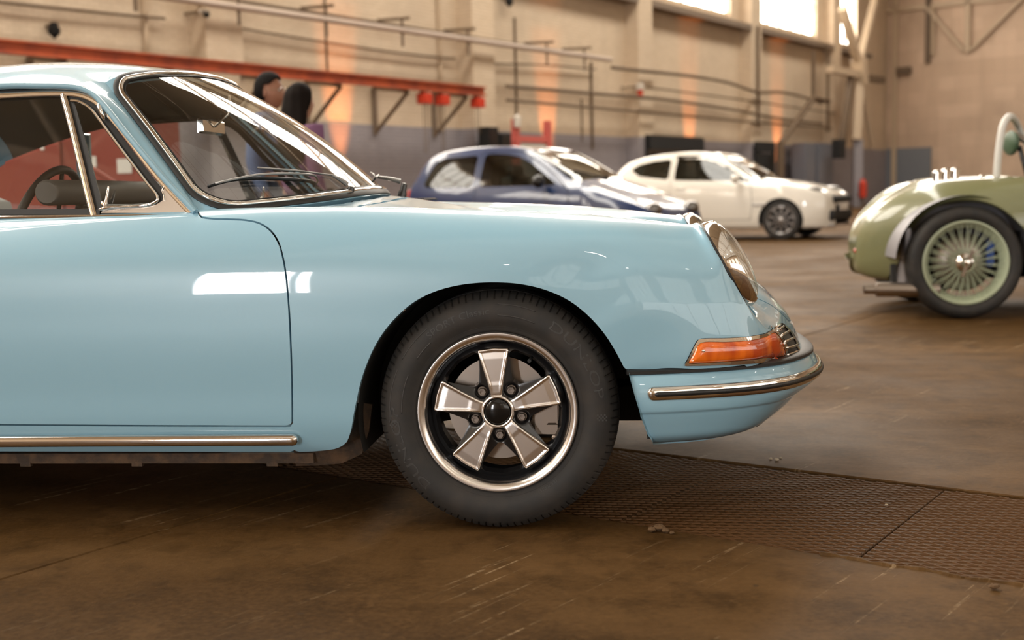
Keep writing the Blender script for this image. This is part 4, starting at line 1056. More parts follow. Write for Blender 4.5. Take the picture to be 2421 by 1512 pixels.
plate_p = np.array([PS(x, y, .0015) for x, y in plate]); both_sides('corner_plate', plate_p, [(0, 1, 2, 3, 4, 5, 6, 7, 8, 9)], satin, D2, flat=True)
V2, F2 = sweep(px_line([(392, 438), (384, 452), (388, 462), (389, 474)], .003, 12), dpro(.002, .004), up=SN); both_sides('plate_edge', V2, F2, chrome, D2)
plane_fill([(168, 238), (184, 239), (202, 247), (219, 261), (236, 283), (270, 329), (314, 387), (349, 433), (372, 463), (372, 476), (342, 486), (300, 490), (246, 495), (226, 450), (206, 380), (184, 300)], -.001, 'quarter_window', glass_m, D2)
plane_fill([(216, 508), (150, 226), (120, 224), (0, 230), (-200, 246), (-335, 272), (-370, 508)], -.008, 'door_window', glass_m, D2)
# quarter window catch and hinge
def hw(name, build, m=chrome):
    mb = MB(); build(mb); V2 = np.concatenate(mb.V); return both_sides(name, V2, mb.F, m, D2, angle=40)
def catch(mb):
    a, b_, c_ = PS(250, 488, .010), PS(257, 438, .016), PS(243, 492, .006)
    mb.tube(spl([PS(250, 482, .012), PS(253, 465, .016), PS(257, 440, .020)], 10), [.0062, .0055, .005, .0048, .0045, .0042, .004, .0036, .003, .0018], 10)
    mb.tube(spl([PS(235, 495, .006), PS(255, 490, .010), PS(290, 489, .009), PS(336, 485, .007)], 14), [.004, .006, .006, .0055, .005, .005, .0045, .0045, .004, .004, .0035, .0035, .003, .002], 10)
    mb.lathe(PS(249, 482, .004), SN, [(.0001, .014), (.006, .013), (.0085, .008), (.009, 0)], 18)
def hinge(mb):
    mb.tube(spl([PS(233, 244, .008), PS(237, 256, .014), PS(242, 270, .012), PS(247, 284, .006)], 12), [.003, .0065, .008, .008, .0075, .0075, .007, .0065, .006, .005, .004, .0025], 12)
    mb.lathe(PS(243, 252, .004), SN, [(.0001, .008), (.004, .007), (.006, .003), (.006, 0)], 14)
hw('catch', catch); hw('hinge', hinge)
# rear quarter glass and pillar, behind the door
rq = np.array([(-1.80, .69, .86), (-1.74, .612, 1.14), (-1.93, .61, 1.085), (-2.06, .618, 1.045), (-2.32, .66, .92), (-2.36, .70, .86)]); rqw = rq.copy(); rqw[:, 1] = CY - rq[:, 1]
for k in (0, 1):
    a = rqw.copy(); a[:, 1] = a[:, 1] if k == 0 else 2 * CY - a[:, 1]; mesh('rear_quarter_window', a, [tuple(range(6))] if k == 0 else [tuple(range(5, -1, -1))], glass_m, car, smooth=False)
    V2, F2 = sweep(spl([(-1.775, CY - .695, .86), (-1.755, CY - .65, 1.0), (-1.735, CY - .61, 1.15)], 12), [(-.01, -.028), (.006, -.028), (.006, .028), (-.01, .028)], up=SN)
    if k: V2, F2 = mirror(V2, F2, CY)
    mesh('door_pillar', V2, F2, paint, car, smooth=False)
    a = np.array([(-2.36, .72, .84), (-2.36, .69, .86), (-2.32, .66, .92), (-2.06, .618, 1.045), (-2.06, .617, 1.07), (-2.3, .63, .98), (-2.62, .65, .86), (-2.62, .70, .82)]); a[:, 1] = CY - a[:, 1]
    if k: a[:, 1] = 2 * CY - a[:, 1]
    mesh('rear_pillar', a, [(0, 1, 2, 6, 7), (2, 3, 4, 5, 6)], paint, car, smooth=False)
# ---- interior --------------------------------------------------------------------
mb = MB(); V2, F2 = tube([(-1.300, .215, .918), (-1.305, .23, .918), (-1.30, .60, .918), (-1.29, CY, .916), (-1.30, 1.30, .918)], [.030, .037, .038, .038, .036], 20); mb.add(V2 * [1, 1, 1], F2)
dash = mb.build('dash_pad', grey_pad, car, smooth=True, angle=50)
mb = MB(); mb.box((-1.10, CY, .845), (.42, 1.22, .05), bev=.015); mb.box((-1.29, CY, .76), (.05, 1.2, .2), bev=.01); mb.build('dashboard', interior_m, dash)
mb = MB(); mb.box((-1.6, CY, .27), (1.7, 1.30, .04)); mb.build('cabin_floor', interior_m, car)
for sd in (1, -1): mb = MB(); mb.box((-1.5, CY - sd * .675, .55), (1.5, .02, .58)); mb.build('door_lining', interior_m, D2[0 if sd > 0 else 1])
for sd in (1, -1):
    y = CY - sd * .34
    mb = MB(); mb.box((-1.78, y, .47), (.46, .44, .14), bev=.04); s_o = mb.build('seat', interior_m, car, smooth=True, angle=50)
    R_ = Matrix.Rotation(-.25, 3, 'Y'); mb = MB(); mb.box((-2.03, y, .70), (.13, .42, .46), R=np.array(R_), bev=.045); mb.build('seat_back', interior_m, s_o, smooth=True, angle=50)
mb = MB(); mb.box((-2.15, CY, .62), (.2, 1.2, .3), bev=.03); mb.build('rear_shelf', interior_m, car)
# steering wheel (right hand drive) tilted rim, spokes, column
c0 = np.array([-1.425, .44, .805]); axw = _n(np.array([-.94, 0, .34])); e1 = np.array([0, 1., 0]); e2 = np.cross(axw, e1)
pts = [c0 + (e1 * math.cos(t) + e2 * math.sin(t)) * .195 for t in np.linspace(0, 2 * PI, 60, endpoint=False)]
V2, F2 = tube(pts, .0125, 12, closed=True); sw = mesh('steering_wheel', V2, F2, interior_m, car)
for t in (-.2, PI + .2, PI / 2 - .35, PI / 2 + .35, -PI / 2):
    V2, F2 = tube([c0 + axw * -.03 + (e1 * math.cos(t) + e2 * math.sin(t)) * .03, c0 + (e1 * math.cos(t) + e2 * math.sin(t)) * .19], .007, 8); mesh('spoke', V2, F2, satin_black, sw)
mb = MB(); mb.lathe(c0 - axw * .05, axw, [(.001, .05), (.045, .045), (.055, .02), (.04, -.05), (.03, -.12)], 24); mb.build('horn_button', interior_m, sw, smooth=True)
V2, F2 = tube([c0 - axw * .06, c0 - axw * .22], .03, 12); mesh('steering_column', V2, F2, interior_m, car)
# rear view mirror
pm = P(500, 300, Y=.70); mb = MB(); mb.box(pm, (.018, .20, .05), bev=.008); mir = mb.build('rear_view_mirror', chrome, car, smooth=True, angle=40)
V2, F2 = tube([pm + np.array([.01, 0, .0]), pm + np.array([.05, .02, .04]), pm + np.array([.055, .03, .10])], .004, 8); mesh('mirror_stem', V2, F2, chrome, mir)
mb = MB(); mb.box(pm + np.array([-.010, 0, 0]), (.003, .19, .043)); mb.build('mirror_glass', chrome, mir)
# ---- wipers, jets, cowl vent ----------------------------------------------------
grey_arm = mat('wiper_arm_grey', (.30, .29, .28), rough=.35, metal=.7)
def wiper(piv, elbow, centre, blade):
    mb = MB(); mb.tube(spl([piv + [0, 0, .028], piv * .55 + elbow * .45 + [0, 0, .018], elbow], 10), [.0085, .0082, .008, .0075, .007, .0062, .0055, .005, .0045, .0035], 8)
    arm = mb.build('wiper_arm', grey_arm, car, smooth=True)
    V2, F2 = tube([elbow, (elbow + centre) / 2 + [0, 0, .003], centre], .0028, 8); mesh('wiper_rod', V2, F2, grey_arm, arm)
    mb = MB(); mb.lathe(piv - [0, 0, .03], (.25, 0, 1), [(.0001, .055), (.008, .053), (.011, .047), (.011, .03), (.016, .018), (.017, 0)], 18); mb.build('wiper_spindle', satin_black, arm, smooth=True)
    bl = spl(blade, 24); up = ws_like(bl)
    V2, F2 = sweep(bl + up * .004, [(0, -.0025), (.010, -.0025), (.010, .0025), (0, .0025)], up=up); bo = mesh('wiper_blade', V2, F2, black_rubber, arm)
    n = len(bl); br = [bl[1] + up[1] * .012, bl[n // 4] + up[n // 4] * .024, bl[n // 2] + up[n // 2] * .034, bl[3 * n // 4] + up[3 * n // 4] * .024, bl[-2] + up[-2] * .012]
    V2, F2 = tube(spl(br, 24), .0035, 8); mesh('blade_bridge', V2, F2, grey_arm, bo)
def ws_like(p):
    a = np.clip((CY - p[:, 1]) * 0 + .5 - (CY - p[:, 1]) / 1.3, .02, .98); return ws_normal(1 - (1 - a), np.full(len(p), .12))
def wsp(px, py):
    """point on the windscreen under a pixel"""
    q = proj(VW_); near = VW_[:, 1] < 1.45; d_ = np.linalg.norm(q - np.array([px, py]), axis=1) + np.where(near, 0, 1e3); j = np.argsort(d_)[:4]; w_ = 1 / (d_[j] + .3); return (VW_[j] * w_[:, None]).sum(0) / w_.sum()
blade1 = np.array([wsp(490, 444), wsp(545, 431), wsp(610, 425), wsp(680, 429), wsp(738, 445)])
wiper(np.array([-.500, .52, .895]), P(785, 414, Y=.50), blade1[2] + [0, 0, .035], blade1)
blade2 = np.array([wsp(740, 443), wsp(770, 434), wsp(800, 430), wsp(835, 428), wsp(868, 432)])
blade2 = np.array([ws_eval([.56], [.10])[0], ws_eval([.64], [.115])[0], ws_eval([.72], [.12])[0], ws_eval([.80], [.115])[0], ws_eval([.87], [.10])[0]])
wiper(np.array([-.425, .98, .905]), P(888, 418, Y=.98), blade2[2] + [0, 0, .035], blade2)
for q in ((-.535, .50, .875), (-.515, .60, .880)): mb = MB(); mb.lathe(q, (.2, 0, 1), [(.0001, .018), (.006, .016), (.009, .008), (.011, 0)], 14); mb.build('washer_jet', satin_black, car, smooth=True)
mb = MB(); mb.box((-.385, 1.16, .869), (.07, .26, .006), bev=.002); vg = mb.build('cowl_vent', blackm, car)
for k in range(7): mb = MB(); mb.box((-.412 + .009 * k, 1.16, .873), (.003, .25, .003)); mb.build('vent_slat', satin_black, vg)
# ---- wheels ---------------------------------------------------------------------
tyre_R = .3195
# (r, y) profile from outer bead over the tread to inner bead; y grows inwards
tp = [(.2085, .020), (.2115, .010), (.216, .006), (.224, .0035), (.232, .0), (.245, -.0045), (.262, -.006), (.278, -.0035), (.290, .002), (.2985, .008), (.3055, .0155), (.3115, .0235), (.3150, .032), (.3172, .042), (.3188, .060), (.3195, .090), (.3188, .120), (.3172, .138), (.312, .153), (.300, .170), (.27, .182), (.24, .178), (.215, .165), (.207, .150)]
def build_tyre(parent):
    prof = spl(np.array(tp), 96); nA_ = 600; a = np.linspace(0, 2 * PI, nA_, endpoint=False)
    R_, Y_ = prof[:, 0], prof[:, 1]; V = np.zeros((len(prof), nA_, 3))
    sh = np.clip((R_ - .2990) / .006, 0, 1) * (Y_ < .045); sh2 = np.clip((R_ - .2990) / .006, 0, 1) * (Y_ > .130)
    groove = np.zeros(len(prof))
    for gc in (.050, .075, .105, .130): groove = np.maximum(groove, np.clip(1 - np.abs(Y_ - gc) / .003, 0, 1) * (R_ > .31))
    k = np.arange(nA_) % 6; sip = np.where(k == 0, 1.0, 0.0)
    k3 = (np.arange(nA_) // 6) % 2
    for i in range(len(prof)):
        lo = np.clip((R_[i] - .2955) / .004, 0, 1)
        amt = sh[i] + sh2[i]
        r = R_[i] - .0035 * sip * amt - .006 * groove[i] - .0035 * sip * np.where(k3 == 1, lo, 0) * (1 - amt) * (Y_[i] < .05)
        y = Y_[i] + np.where(Y_[i] < .03, .0025 * sip * amt, 0)
        V[i, :, 0] = r * np.cos(a); V[i, :, 1] = y; V[i, :, 2] = r * np.sin(a)
    n = nA_; Fc = [(i * n + j, i * n + (j + 1) % n, (i + 1) * n + (j + 1) % n, (i + 1) * n + j) for i in range(len(prof) - 1) for j in range(n)]
    V = V.reshape(-1, 3)
    if vnorm(V, Fc)[len(prof) // 2 * n][0] < 0: Fc = [tuple(reversed(f)) for f in Fc]
    return mesh('tyre', V, Fc, tyre_m, parent, angle=28)
def side_y(r): return np.interp(r, [p[0] for p in tp[:10]], [p[1] for p in tp[:10]])
def arc_text(s, r_mid, ang_deg, size, xs, m, parent, name='raised_lettering', flip=False, depth=.0009):
    """lettering laid round the sidewall; ang measured clockwise from top as seen"""
    V, Fc = text_mesh(s, size, .5, xs=xs); 
    V[:, 1] -= size * .35
    th = math.radians(ang_deg) + V[:, 0] / r_mid * (1 if not flip else -1); r = r_mid + V[:, 1] * (1 if not flip else -1)
    y = side_y(r) - .0002 - (V[:, 2] + .5) * depth
    W_ = np.stack([r * np.sin(th), y, r * np.cos(th)], 1)
    n_ = np.cross(W_[Fc[0][1]] - W_[Fc[0][0]], W_[Fc[0][2]] - W_[Fc[0][0]])
    return mesh(name, W_, Fc, m, parent, smooth=False)
text_m = mat('tyre_lettering', (.034, .032, .031), rough=.6)
def poly_round(pts, r, n=5):
    out = []; k = len(pts); pts = [np.array(p, float) for p in pts]
    for i in range(k):
        a, b, c_ = pts[i - 1], pts[i], pts[(i + 1) % k]; d1 = _n(a - b); d2 = _n(c_ - b)
        ang = math.acos(np.clip(d1 @ d2, -1, 1)); L = min(r / math.tan(ang / 2), .45 * np.linalg.norm(a - b), .45 * np.linalg.norm(c_ - b))
        p, q = b + d1 * L, b + d2 * L
        for t in np.linspace(0, 1, n): out.append((1 - t) ** 2 * p + 2 * t * (1 - t) * b + t * t * q)
    return np.array(out)
def polar(r, deg): return (r * math.sin(math.radians(deg)), r * math.cos(math.radians(deg)))   # deg clockwise from top
def build_wheel(parent, detail=True, rot=0.0):
    """axis +Y inwards, origin at tyre outer plane centre"""
    mb = MB()
    # polished lip, then black barrel
    V, Fc = lathe((0, 0, 0), (0, 1, 0), [(.2075, .022), (.2105, .012), (.2122, .004), (.2118, -.002), (.2090, -.0055), (.2030, -.006), (.1965, -.003), (.1915, .003), (.1885, .010), (.1872, .018)], 128)
    rim = mesh('wheel', V, [tuple(reversed(f)) for f in Fc], satin, parent, angle=40); rim['label'] = 'satin alloy wheel with five petal spokes'
    V, Fc = lathe((0, 0, 0), (0, 1, 0), [(.1876, .0175), (.1855, .020), (.1835, .030), (.1800, .040), (.176, .046), (.174, .055), (.176, .09), (.178, .165)], 96); mesh('barrel', V, [tuple(reversed(f)) for f in Fc], satin_black, rim, angle=40)
    # black disc face with five windows
    nr, na = 60, 360; rr = np.linspace(.028, .1795, nr); aa = np.linspace(0, 2 * PI, na, endpoint=False)
    RR, AA = np.meshgrid(rr, aa, indexing='ij'); X_ = RR * np.sin(AA); Z_ = RR * np.cos(AA)
    rot0 = -2.8 + rot
    pet_a = [rot0 + 72 * k for k in range(5)]; win_a = [rot0 + 36 + 72 * k for k in range(5)]
    yy = .030 + .012 * np.clip((RR - .15) / .03, 0, 1) ** 2
    for w in win_a:      # dips around the lug holes
        cx_, cz_ = polar(.0645, w); d_ = np.hypot(X_ - cx_, Z_ - cz_); yy += .012 * (1 / (1 + np.exp((d_ - .0165) / .0015)))
    for w in pet_a:      # black spoke shoulder swelling toward the petals, channel down the middle between
        dth = np.abs((np.degrees(AA) - w + 180) % 360 - 180); yy -= .010 * np.exp(-(np.radians(dth) * RR / .034) ** 4) * np.clip((RR - .03) / .02, 0, 1)
    Vd = np.stack([X_, yy, Z_], -1).reshape(-1, 3); Fd = [(i * na + j, i * na + (j + 1) % na, (i + 1) * na + (j + 1) % na, (i + 1) * na + j) for i in range(nr - 1) for j in range(na)]
    if vnorm(Vd, Fd)[:, 1].mean() > 0: Fd = [tuple(reversed(f)) for f in Fd]
    f = np.full(len(Vd), 1e3)
    for w in win_a:
        wp = poly_round([polar(.0885, w), polar(.130, w - 15.5), polar(.166, w - 22), polar(.1715, w - 9), polar(.1715, w + 9), polar(.166, w + 22), polar(.130, w + 15.5)], .014)
        wp = poly_round([polar(.086, w - 4), polar(.118, w - 15.5), polar(.158, w - 21.5), polar(.1685, w - 17), polar(.171, w), polar(.1685, w + 17), polar(.158, w + 21.5), polar(.118, w + 15.5), polar(.086, w + 4)], .010)
        f = np.minimum(f, sdf(Vd[:, [0, 2]], wp))
    Vd, Fd = clip(Vd, Fd, -f); V2, F2, sh = lip(Vd, Fd, -.0) if False else lip(Vd, Fd, .018); mesh('wheel_disc', V2, F2, satin_black, rim, sharp=sh)
    # petals
    for w in pet_a:
        base = [(.0, .046), (.0195, .050), (.0225, .075), (.0395, .157), (.041, .166), (0, .1690), (-.041, .166), (-.0395, .157), (-.0225, .075), (-.0195, .050)]
        base = [(.0155, .040), (.0185, .060), (.0240, .085), (.0425, .159), (.0400, .1655), (0, .1685), (-.0400, .1655), (-.0425, .159), (-.0240, .085), (-.0185, .060), (-.0155, .040)]
        pp = poly_round(base, .0045, 4); gx, gz = np.meshgrid(np.linspace(-.048, .048, 49), np.linspace(.036, .173, 69), indexing='ij')
        Vp_ = np.stack([gx.ravel(), np.zeros(gx.size), gz.ravel()], 1); Fp_ = [(i * 69 + j, i * 69 + j + 1, (i + 1) * 69 + j + 1, (i + 1) * 69 + j) for i in range(48) for j in range(68)]
        s_ = sdf(Vp_[:, [0, 2]], pp); Vp_, Fp_ = clip(Vp_, Fp_, s_); s_ = -sdf(Vp_[:, [0, 2]], pp)
        e_ = np.clip(s_ / .0045, 0, 1); hgt = .0075 * (1 - (1 - e_) ** 2) ** .5 - .0022 * np.clip((s_ - .004) / .006, 0, 1) * np.clip((Vp_[:, 2] - .05) / .03, 0, 1)
        Vp_[:, 1] = .0175 - hgt + .003 * np.clip((.07 - Vp_[:, 2]) / .03, 0, 1) + .0025 * np.clip((Vp_[:, 2] - .14) / .03, 0, 1)
        if vnorm(Vp_, Fp_)[:, 1].mean() > 0: Fp_ = [tuple(reversed(q)) for q in Fp_]
        a_ = math.radians(w); R_ = np.array([[math.cos(a_), 0, math.sin(a_)], [0, 1, 0], [-math.sin(a_), 0, math.cos(a_)]])
        V2, F2, sh = lip(Vp_, Fp_, 0.0)
        bd = boundary(Fp_); Vq = list(Vp_); mp = {}; F3 = list(Fp_)
        for a, b in bd:
            for q in (a, b):
                if q not in mp: mp[q] = len(Vq); Vq.append(Vp_[q] + np.array([0, .012, 0]))
            F3.append((b, a, mp[a], mp[b]))
        mesh('petal', np.array(Vq) @ R_.T, F3, satin, rim, angle=55)
    V, Fc = lathe((0, 0, 0), (0, 1, 0), [(.046, .030), (.0445, .016), (.0425, .0105), (.0395, .0092), (.0365, .0100), (.0350, .013), (.0345, .03)], 64); mesh('hub_ring', V, [tuple(reversed(q)) for q in Fc], satin, rim, angle=50)
    V, Fc = lathe((0, 0, 0), (0, 1, 0), [(.0342 * math.sin(t), .014 - .010 * math.cos(t)) for t in np.linspace(.01, PI / 2, 12)] + [(.0342, .03)], 48)
    mesh('centre_cap', V, Fc, mat('gloss_black', (.006, .006, .006), rough=.12) if 'gloss_black' not in bpy.data.materials else bpy.data.materials['gloss_black'], rim)
    nut_m = bpy.data.materials.get('lug_nut_steel') or mat('lug_nut_steel', (.20, .165, .14), rough=.45, metal=.9)
    for w in win_a:
        cx_, cz_ = polar(.0645, w); mb = MB()
        mb.lathe((cx_, 0, cz_), (0, 1, 0), [(.0135, .040), (.0135, .033), (.0118, .0315), (.0105, .0315)], 24)
        mb.lathe((cx_, 0, cz_), (0, 1, 0), [(.0108, .034), (.0108, .022), (.0098, .0205), (.0062, .0205), (.0062, .023), (.0001, .0232)], 6)
        V_ = np.concatenate(mb.V); nut = mesh('lug_nut', V_, mb.F, nut_m, rim, smooth=False)
    if detail:
        # valve, brake disc, caliper
        vx, vz = polar(.166, 33); mb = MB(); mb.tube([(vx, .045, vz), (vx * .97, .012, vz * .97)], .0042, 10); mb.tube([(vx * .97, .014, vz * .97), (vx * .965, .004, vz * .965)], .005, 10); mb.build('valve', black_rubber, rim, smooth=True)
    V, Fc = lathe((0, 0, 0), (0, 1, 0), [(.07, .075), (.138, .075), (.1385, .088), (.07, .09)], 72); mesh('brake_disc', V, Fc, steel, rim, smooth=True, angle=40)
    V, Fc = lathe((0, 0, 0), (0, 1, 0), [(.002, .050), (.07, .052), (.072, .10)], 40); mesh('hub', V, Fc, rusty, rim, smooth=True, angle=40)
    mb = MB(); mb.box((.125, .085, -.02), (.06, .07, .12), bev=.012); mb.box((.14, .055, -.055), (.03, .02, .035), bev=.005); mb.lathe((.145, .05, -.075), (0, 1, 0), [(.001, -.012), (.006, -.01), (.006, .01)], 12); mb.build('brake_caliper', steel, rim, smooth=True, angle=40)
    ty = build_tyre(rim)
    if detail:
        for s_, r_, a_, sz, xs in (('DUNLOP', .272, 57, .034, 1.75), ('DUNLOP', .272, -112, .034, 1.75), ('SPORT Classic', .268, -22, .026, 1.15), ('185/70R15', .2355, 146, .0115, 1.1)):
            arc_text(s_, r_, a_, sz, xs, text_m, ty)
        for (ra, a0, a1) in ((.2845, -60, -38), (.2515, -55, -42), (.2845, 2, 22), (.2560, 2, 24), (.284, -95, -66), (.2515, -90, -66)):
            th = np.radians(np.linspace(a0, a1, 24)); pth = np.stack([ra * np.sin(th), side_y(ra) * np.ones(24) - .0004, ra * np.cos(th)], 1)
            V, Fc = sweep(pth, [(-.0005, -.0016), (.0008, -.0016), (.0008, .0016), (-.0005, .0016)], up=(0, -1, 0)); mesh('raised_band', V, Fc, text_m, ty)
        for a_ in (-96, 93):        # chequered flag motif
            mb = MB()
            for i in range(6):
                for j in range(4):
                    if (i + j) % 2: continue
                    r_ = .263 + i * .0045; t_ = math.radians(a_ + (j - 1.5) * .95 * (1 if a_ < 0 else 1)); mb.box((r_ * math.sin(t_), float(side_y(r_)) - .0006, r_ * math.cos(t_)), (.0045, .0014, .0045))
            o_ = mb.build('flag_motif', text_m, ty); o_['kind'] = 'stuff'
        V, Fc = lathe((0, 0, 0), (0, 1, 0), [(.2255, float(side_y(.2255)) + .0004), (.2262, float(side_y(.2262)) - .0007), (.2269, float(side_y(.2269)) + .0004)], 128); mesh('bead_ring', V, Fc, tyre_m, ty)
    return rim
w1 = build_wheel(car); 
def place_part(o, M):
    """place a part so that its own matrix becomes M in the world"""
    o.matrix_parent_inverse = parent_inv(o.parent); o.matrix_basis = M
# geometry was made in world axes with the hub at the origin: set the wheel down at the front axle
HUBZ = tyre_R - .0025
SPX = 0.0
place_part(w1, Matrix.Translation((0, 0, HUBZ)))
def refix(o):
    for ch in [x for x in bpy.data.objects if x.parent is o]:
        ch.matrix_parent_inverse = Matrix.Identity(4); refix(ch)
refix(w1)
def copy_part(src, parent):
    c = src.copy(); C.objects.link(c); c.parent = parent; c.matrix_parent_inverse = Matrix.Identity(4)
    for ch in [x for x in bpy.data.objects if x.parent is src]: copy_part(ch, c)
    return c
for M in (Matrix.Translation((-2.268, -.005, HUBZ)), Matrix.Translation((0, 2 * CY, HUBZ)) @ Matrix.Rotation(PI, 4, 'Z'), Matrix.Translation((-2.268, 2 * CY, HUBZ)) @ Matrix.Rotation(PI, 4, 'Z')):
    c = w1.copy(); C.objects.link(c); c.parent = car
    for ch in [x for x in bpy.data.objects if x.parent is w1]: copy_part(ch, c)
    place_part(c, M)
# nearest wheel's rim label is enough for the others
# ================================================================== OTHER CARS
dark_glass = bpy.data.materials.new('tinted_car_glass'); dark_glass.use_nodes = True; make_glass(dark_glass, (.36, .40, .36), boost=.6)
def simple_wheel(parent, name, R_, rim_r, wdt, rim_m, n_sp, loc, yaw, spoke_w=.05, inner_dark=satin_black):
    """hub at origin, outer face toward -Y"""
    V, Fc = lathe((0, 0, 0), (0, 1, 0), [(rim_r, .012), (rim_r + .012, .0), (R_ * .86, -.002), (R_ * .95, .008), (R_ * .99, .03), (R_, wdt / 2), (R_ * .99, wdt - .03), (R_ * .93, wdt), (rim_r, wdt - .01)], 64)
    ty = mesh(name, V, Fc, tyre_m, parent, angle=40)
    V, Fc = lathe((0, 0, 0), (0, 1, 0), [(rim_r + .006, .006), (rim_r - .004, .0), (rim_r - .014, .006), (rim_r - .02, .03), (rim_r - .03, .1)], 64); mesh('rim', V, Fc, rim_m, ty, angle=40)
    V, Fc = lathe((0, 0, 0), (0, 1, 0), [(.001, .07), (rim_r - .03, .075)], 40); mesh('brake_disc', V, Fc, inner_dark, ty)
    mb = MB()
    for k in range(n_sp):
        a = 2 * PI * k / n_sp + .3; d = np.array([math.cos(a), 0, math.sin(a)]); s_ = np.array([-d[2], 0, d[0]])
        i_, o_ = d * .05, d * (rim_r - .012); w0, w1 = spoke_w * .55, spoke_w
        P8 = [i_ - s_ * w0 / 2 + [0, .012, 0], i_ + s_ * w0 / 2 + [0, .012, 0], o_ + s_ * w1 / 2 + [0, .018, 0], o_ - s_ * w1 / 2 + [0, .018, 0]]; P8 += [q + np.array([0, .03, 0]) for q in P8]
        so = mesh('spoke', P8, [(0, 1, 2, 3), (7, 6, 5, 4), (0, 4, 5, 1), (1, 5, 6, 2), (2, 6, 7, 3), (3, 7, 4, 0)], rim_m, ty, smooth=False)
    V, Fc = lathe((0, 0, 0), (0, 1, 0), [(.001, .0), (.04, .004), (.055, .02), (.055, .05)], 24); mesh('hub_cap', V, Fc, rim_m, ty)
    place_part(ty, Matrix.Translation(loc) @ Matrix.Rotation(yaw, 4, 'Z')); refix(ty); return ty
def hatch(name, label, cfg, loc, yaw):
    """local frame: x forward (nose at +), y left, z up; origin on the ground under the middle"""
    Lh = cfg['L'] / 2; t = empty(name, (0, 0, 0), label, 'car'); Wm = cfg['W'] / 2
    sil = np.array(cfg['sil']); sx, szz = Lh - sil[:, 0], sil[:, 1]      # x from the nose
    xs = np.array(cfg['rows']); xl = Lh - xs
    zt = np.interp(xs, sil[:, 0], szz); wsid = np.interp(xs, cfg['plan'][0], cfg['plan'][1]); zb = np.interp(xs, *cfg['bot']); zbelt = np.minimum(np.interp(xs, *cfg['belt']), zt - .015)
    wro = np.interp(xs, *cfg['roofw'])
    net = []
    for x, z, w, b, q, wr_ in zip(xl, zt, wsid, zb, zbelt, wro):
        wb_ = w - .04
        net.append([(x, w - .16, b), (x, w - .05, b + .005), (x, w - .015, b + .12), (x, w, .5 * b + .5 * q - .06), (x, w - .008, q - .14), (x, wb_, q), (x, wb_ * .4 + wr_ * .6, q + (z - q) * .62), (x, wr_, z - .035), (x, wr_ * .55, z - .006), (x, 0, z)])
    net = np.array(net); fullnet = np.concatenate([net * [1, -1, 1], (net[:, ::-1])[:, 1:]], 1)
    V, Fc = patch(fullnet, step=.035)
    if vnorm(V, Fc)[:, 2].mean() < 0: Fc = [tuple(reversed(f)) for f in Fc]
    Nn = vnorm(V, Fc)
    X = Lh - V[:, 0]; Q = np.stack([X, V[:, 2]], 1)
    f_ar = np.full(len(V), 1e3)
    for wx in cfg['wheels']: f_ar = np.minimum(f_ar, np.hypot(X - wx, V[:, 2] - cfg['R']) - cfg['R'] * 1.13)
    f_ar = np.where(np.abs(V[:, 1]) > Wm * .5, f_ar, 1e3)
    glass_f = np.full(len(V), 1e3); gl = []
    for nm, poly in cfg['side_glass']:
        g = sdf(Q, np.array(poly)); g = np.where((np.abs(V[:, 1]) > cfg.get('gw', .42)), g, 1e3); gl.append((nm, g)); glass_f = np.minimum(glass_f, g)
    for nm, (x0, x1, wmin, wmax) in cfg['top_glass']:
        g = np.maximum(np.maximum(x0 - X, X - x1), np.abs(V[:, 1]) - np.interp(X, [x0, x1], [wmin, wmax])); g = np.where(V[:, 2] > cfg['gz'], g, 1e3); gl.append((nm, g)); glass_f = np.minimum(glass_f, g)
    base_f = np.maximum(-f_ar, -glass_f)
    doorf = sdf(Q, np.array(cfg['door'])); doorf = np.where(np.abs(V[:, 1]) > .42, doorf, 1e3)
    a, b = clip(V, Fc, np.maximum(base_f, -(doorf - .004))); mesh('body', a, b, cfg['paint'], t)
    for sg in (1, -1):
        a, b = clip(V, Fc, np.maximum(np.maximum(base_f, doorf + .004), sg * V[:, 1])); mesh('door', a, b, cfg['paint'], t)
    for nm, g in gl:
        if nm.startswith('side'):
            for sg in (1, -1):
                a, b = clip(V - Nn * .006, Fc, np.maximum(g - .004, sg * V[:, 1])); 
                if len(b): mesh('side_window', a, b, dark_glass, t)
        else:
            a, b = clip(V - Nn * .006, Fc, g - .004); mesh(nm, a, b, dark_glass, t)
    # black shell inside keeps the cabin dark
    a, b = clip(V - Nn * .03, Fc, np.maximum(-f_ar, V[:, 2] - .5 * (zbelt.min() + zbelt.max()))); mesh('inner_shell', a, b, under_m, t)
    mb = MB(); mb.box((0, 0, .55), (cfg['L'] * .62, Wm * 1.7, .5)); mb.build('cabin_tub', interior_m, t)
    for sx_ in cfg['seats']:
        for sy in (-.36, .36): mb = MB(); mb.box((Lh - sx_, sy, .92), (.14, .42, .34), bev=.05); mb.box((Lh - sx_ - .01, sy, 1.14), (.09, .24, .14), bev=.03); so = mb.build('seat_back', interior_m, t, smooth=True, angle=50)
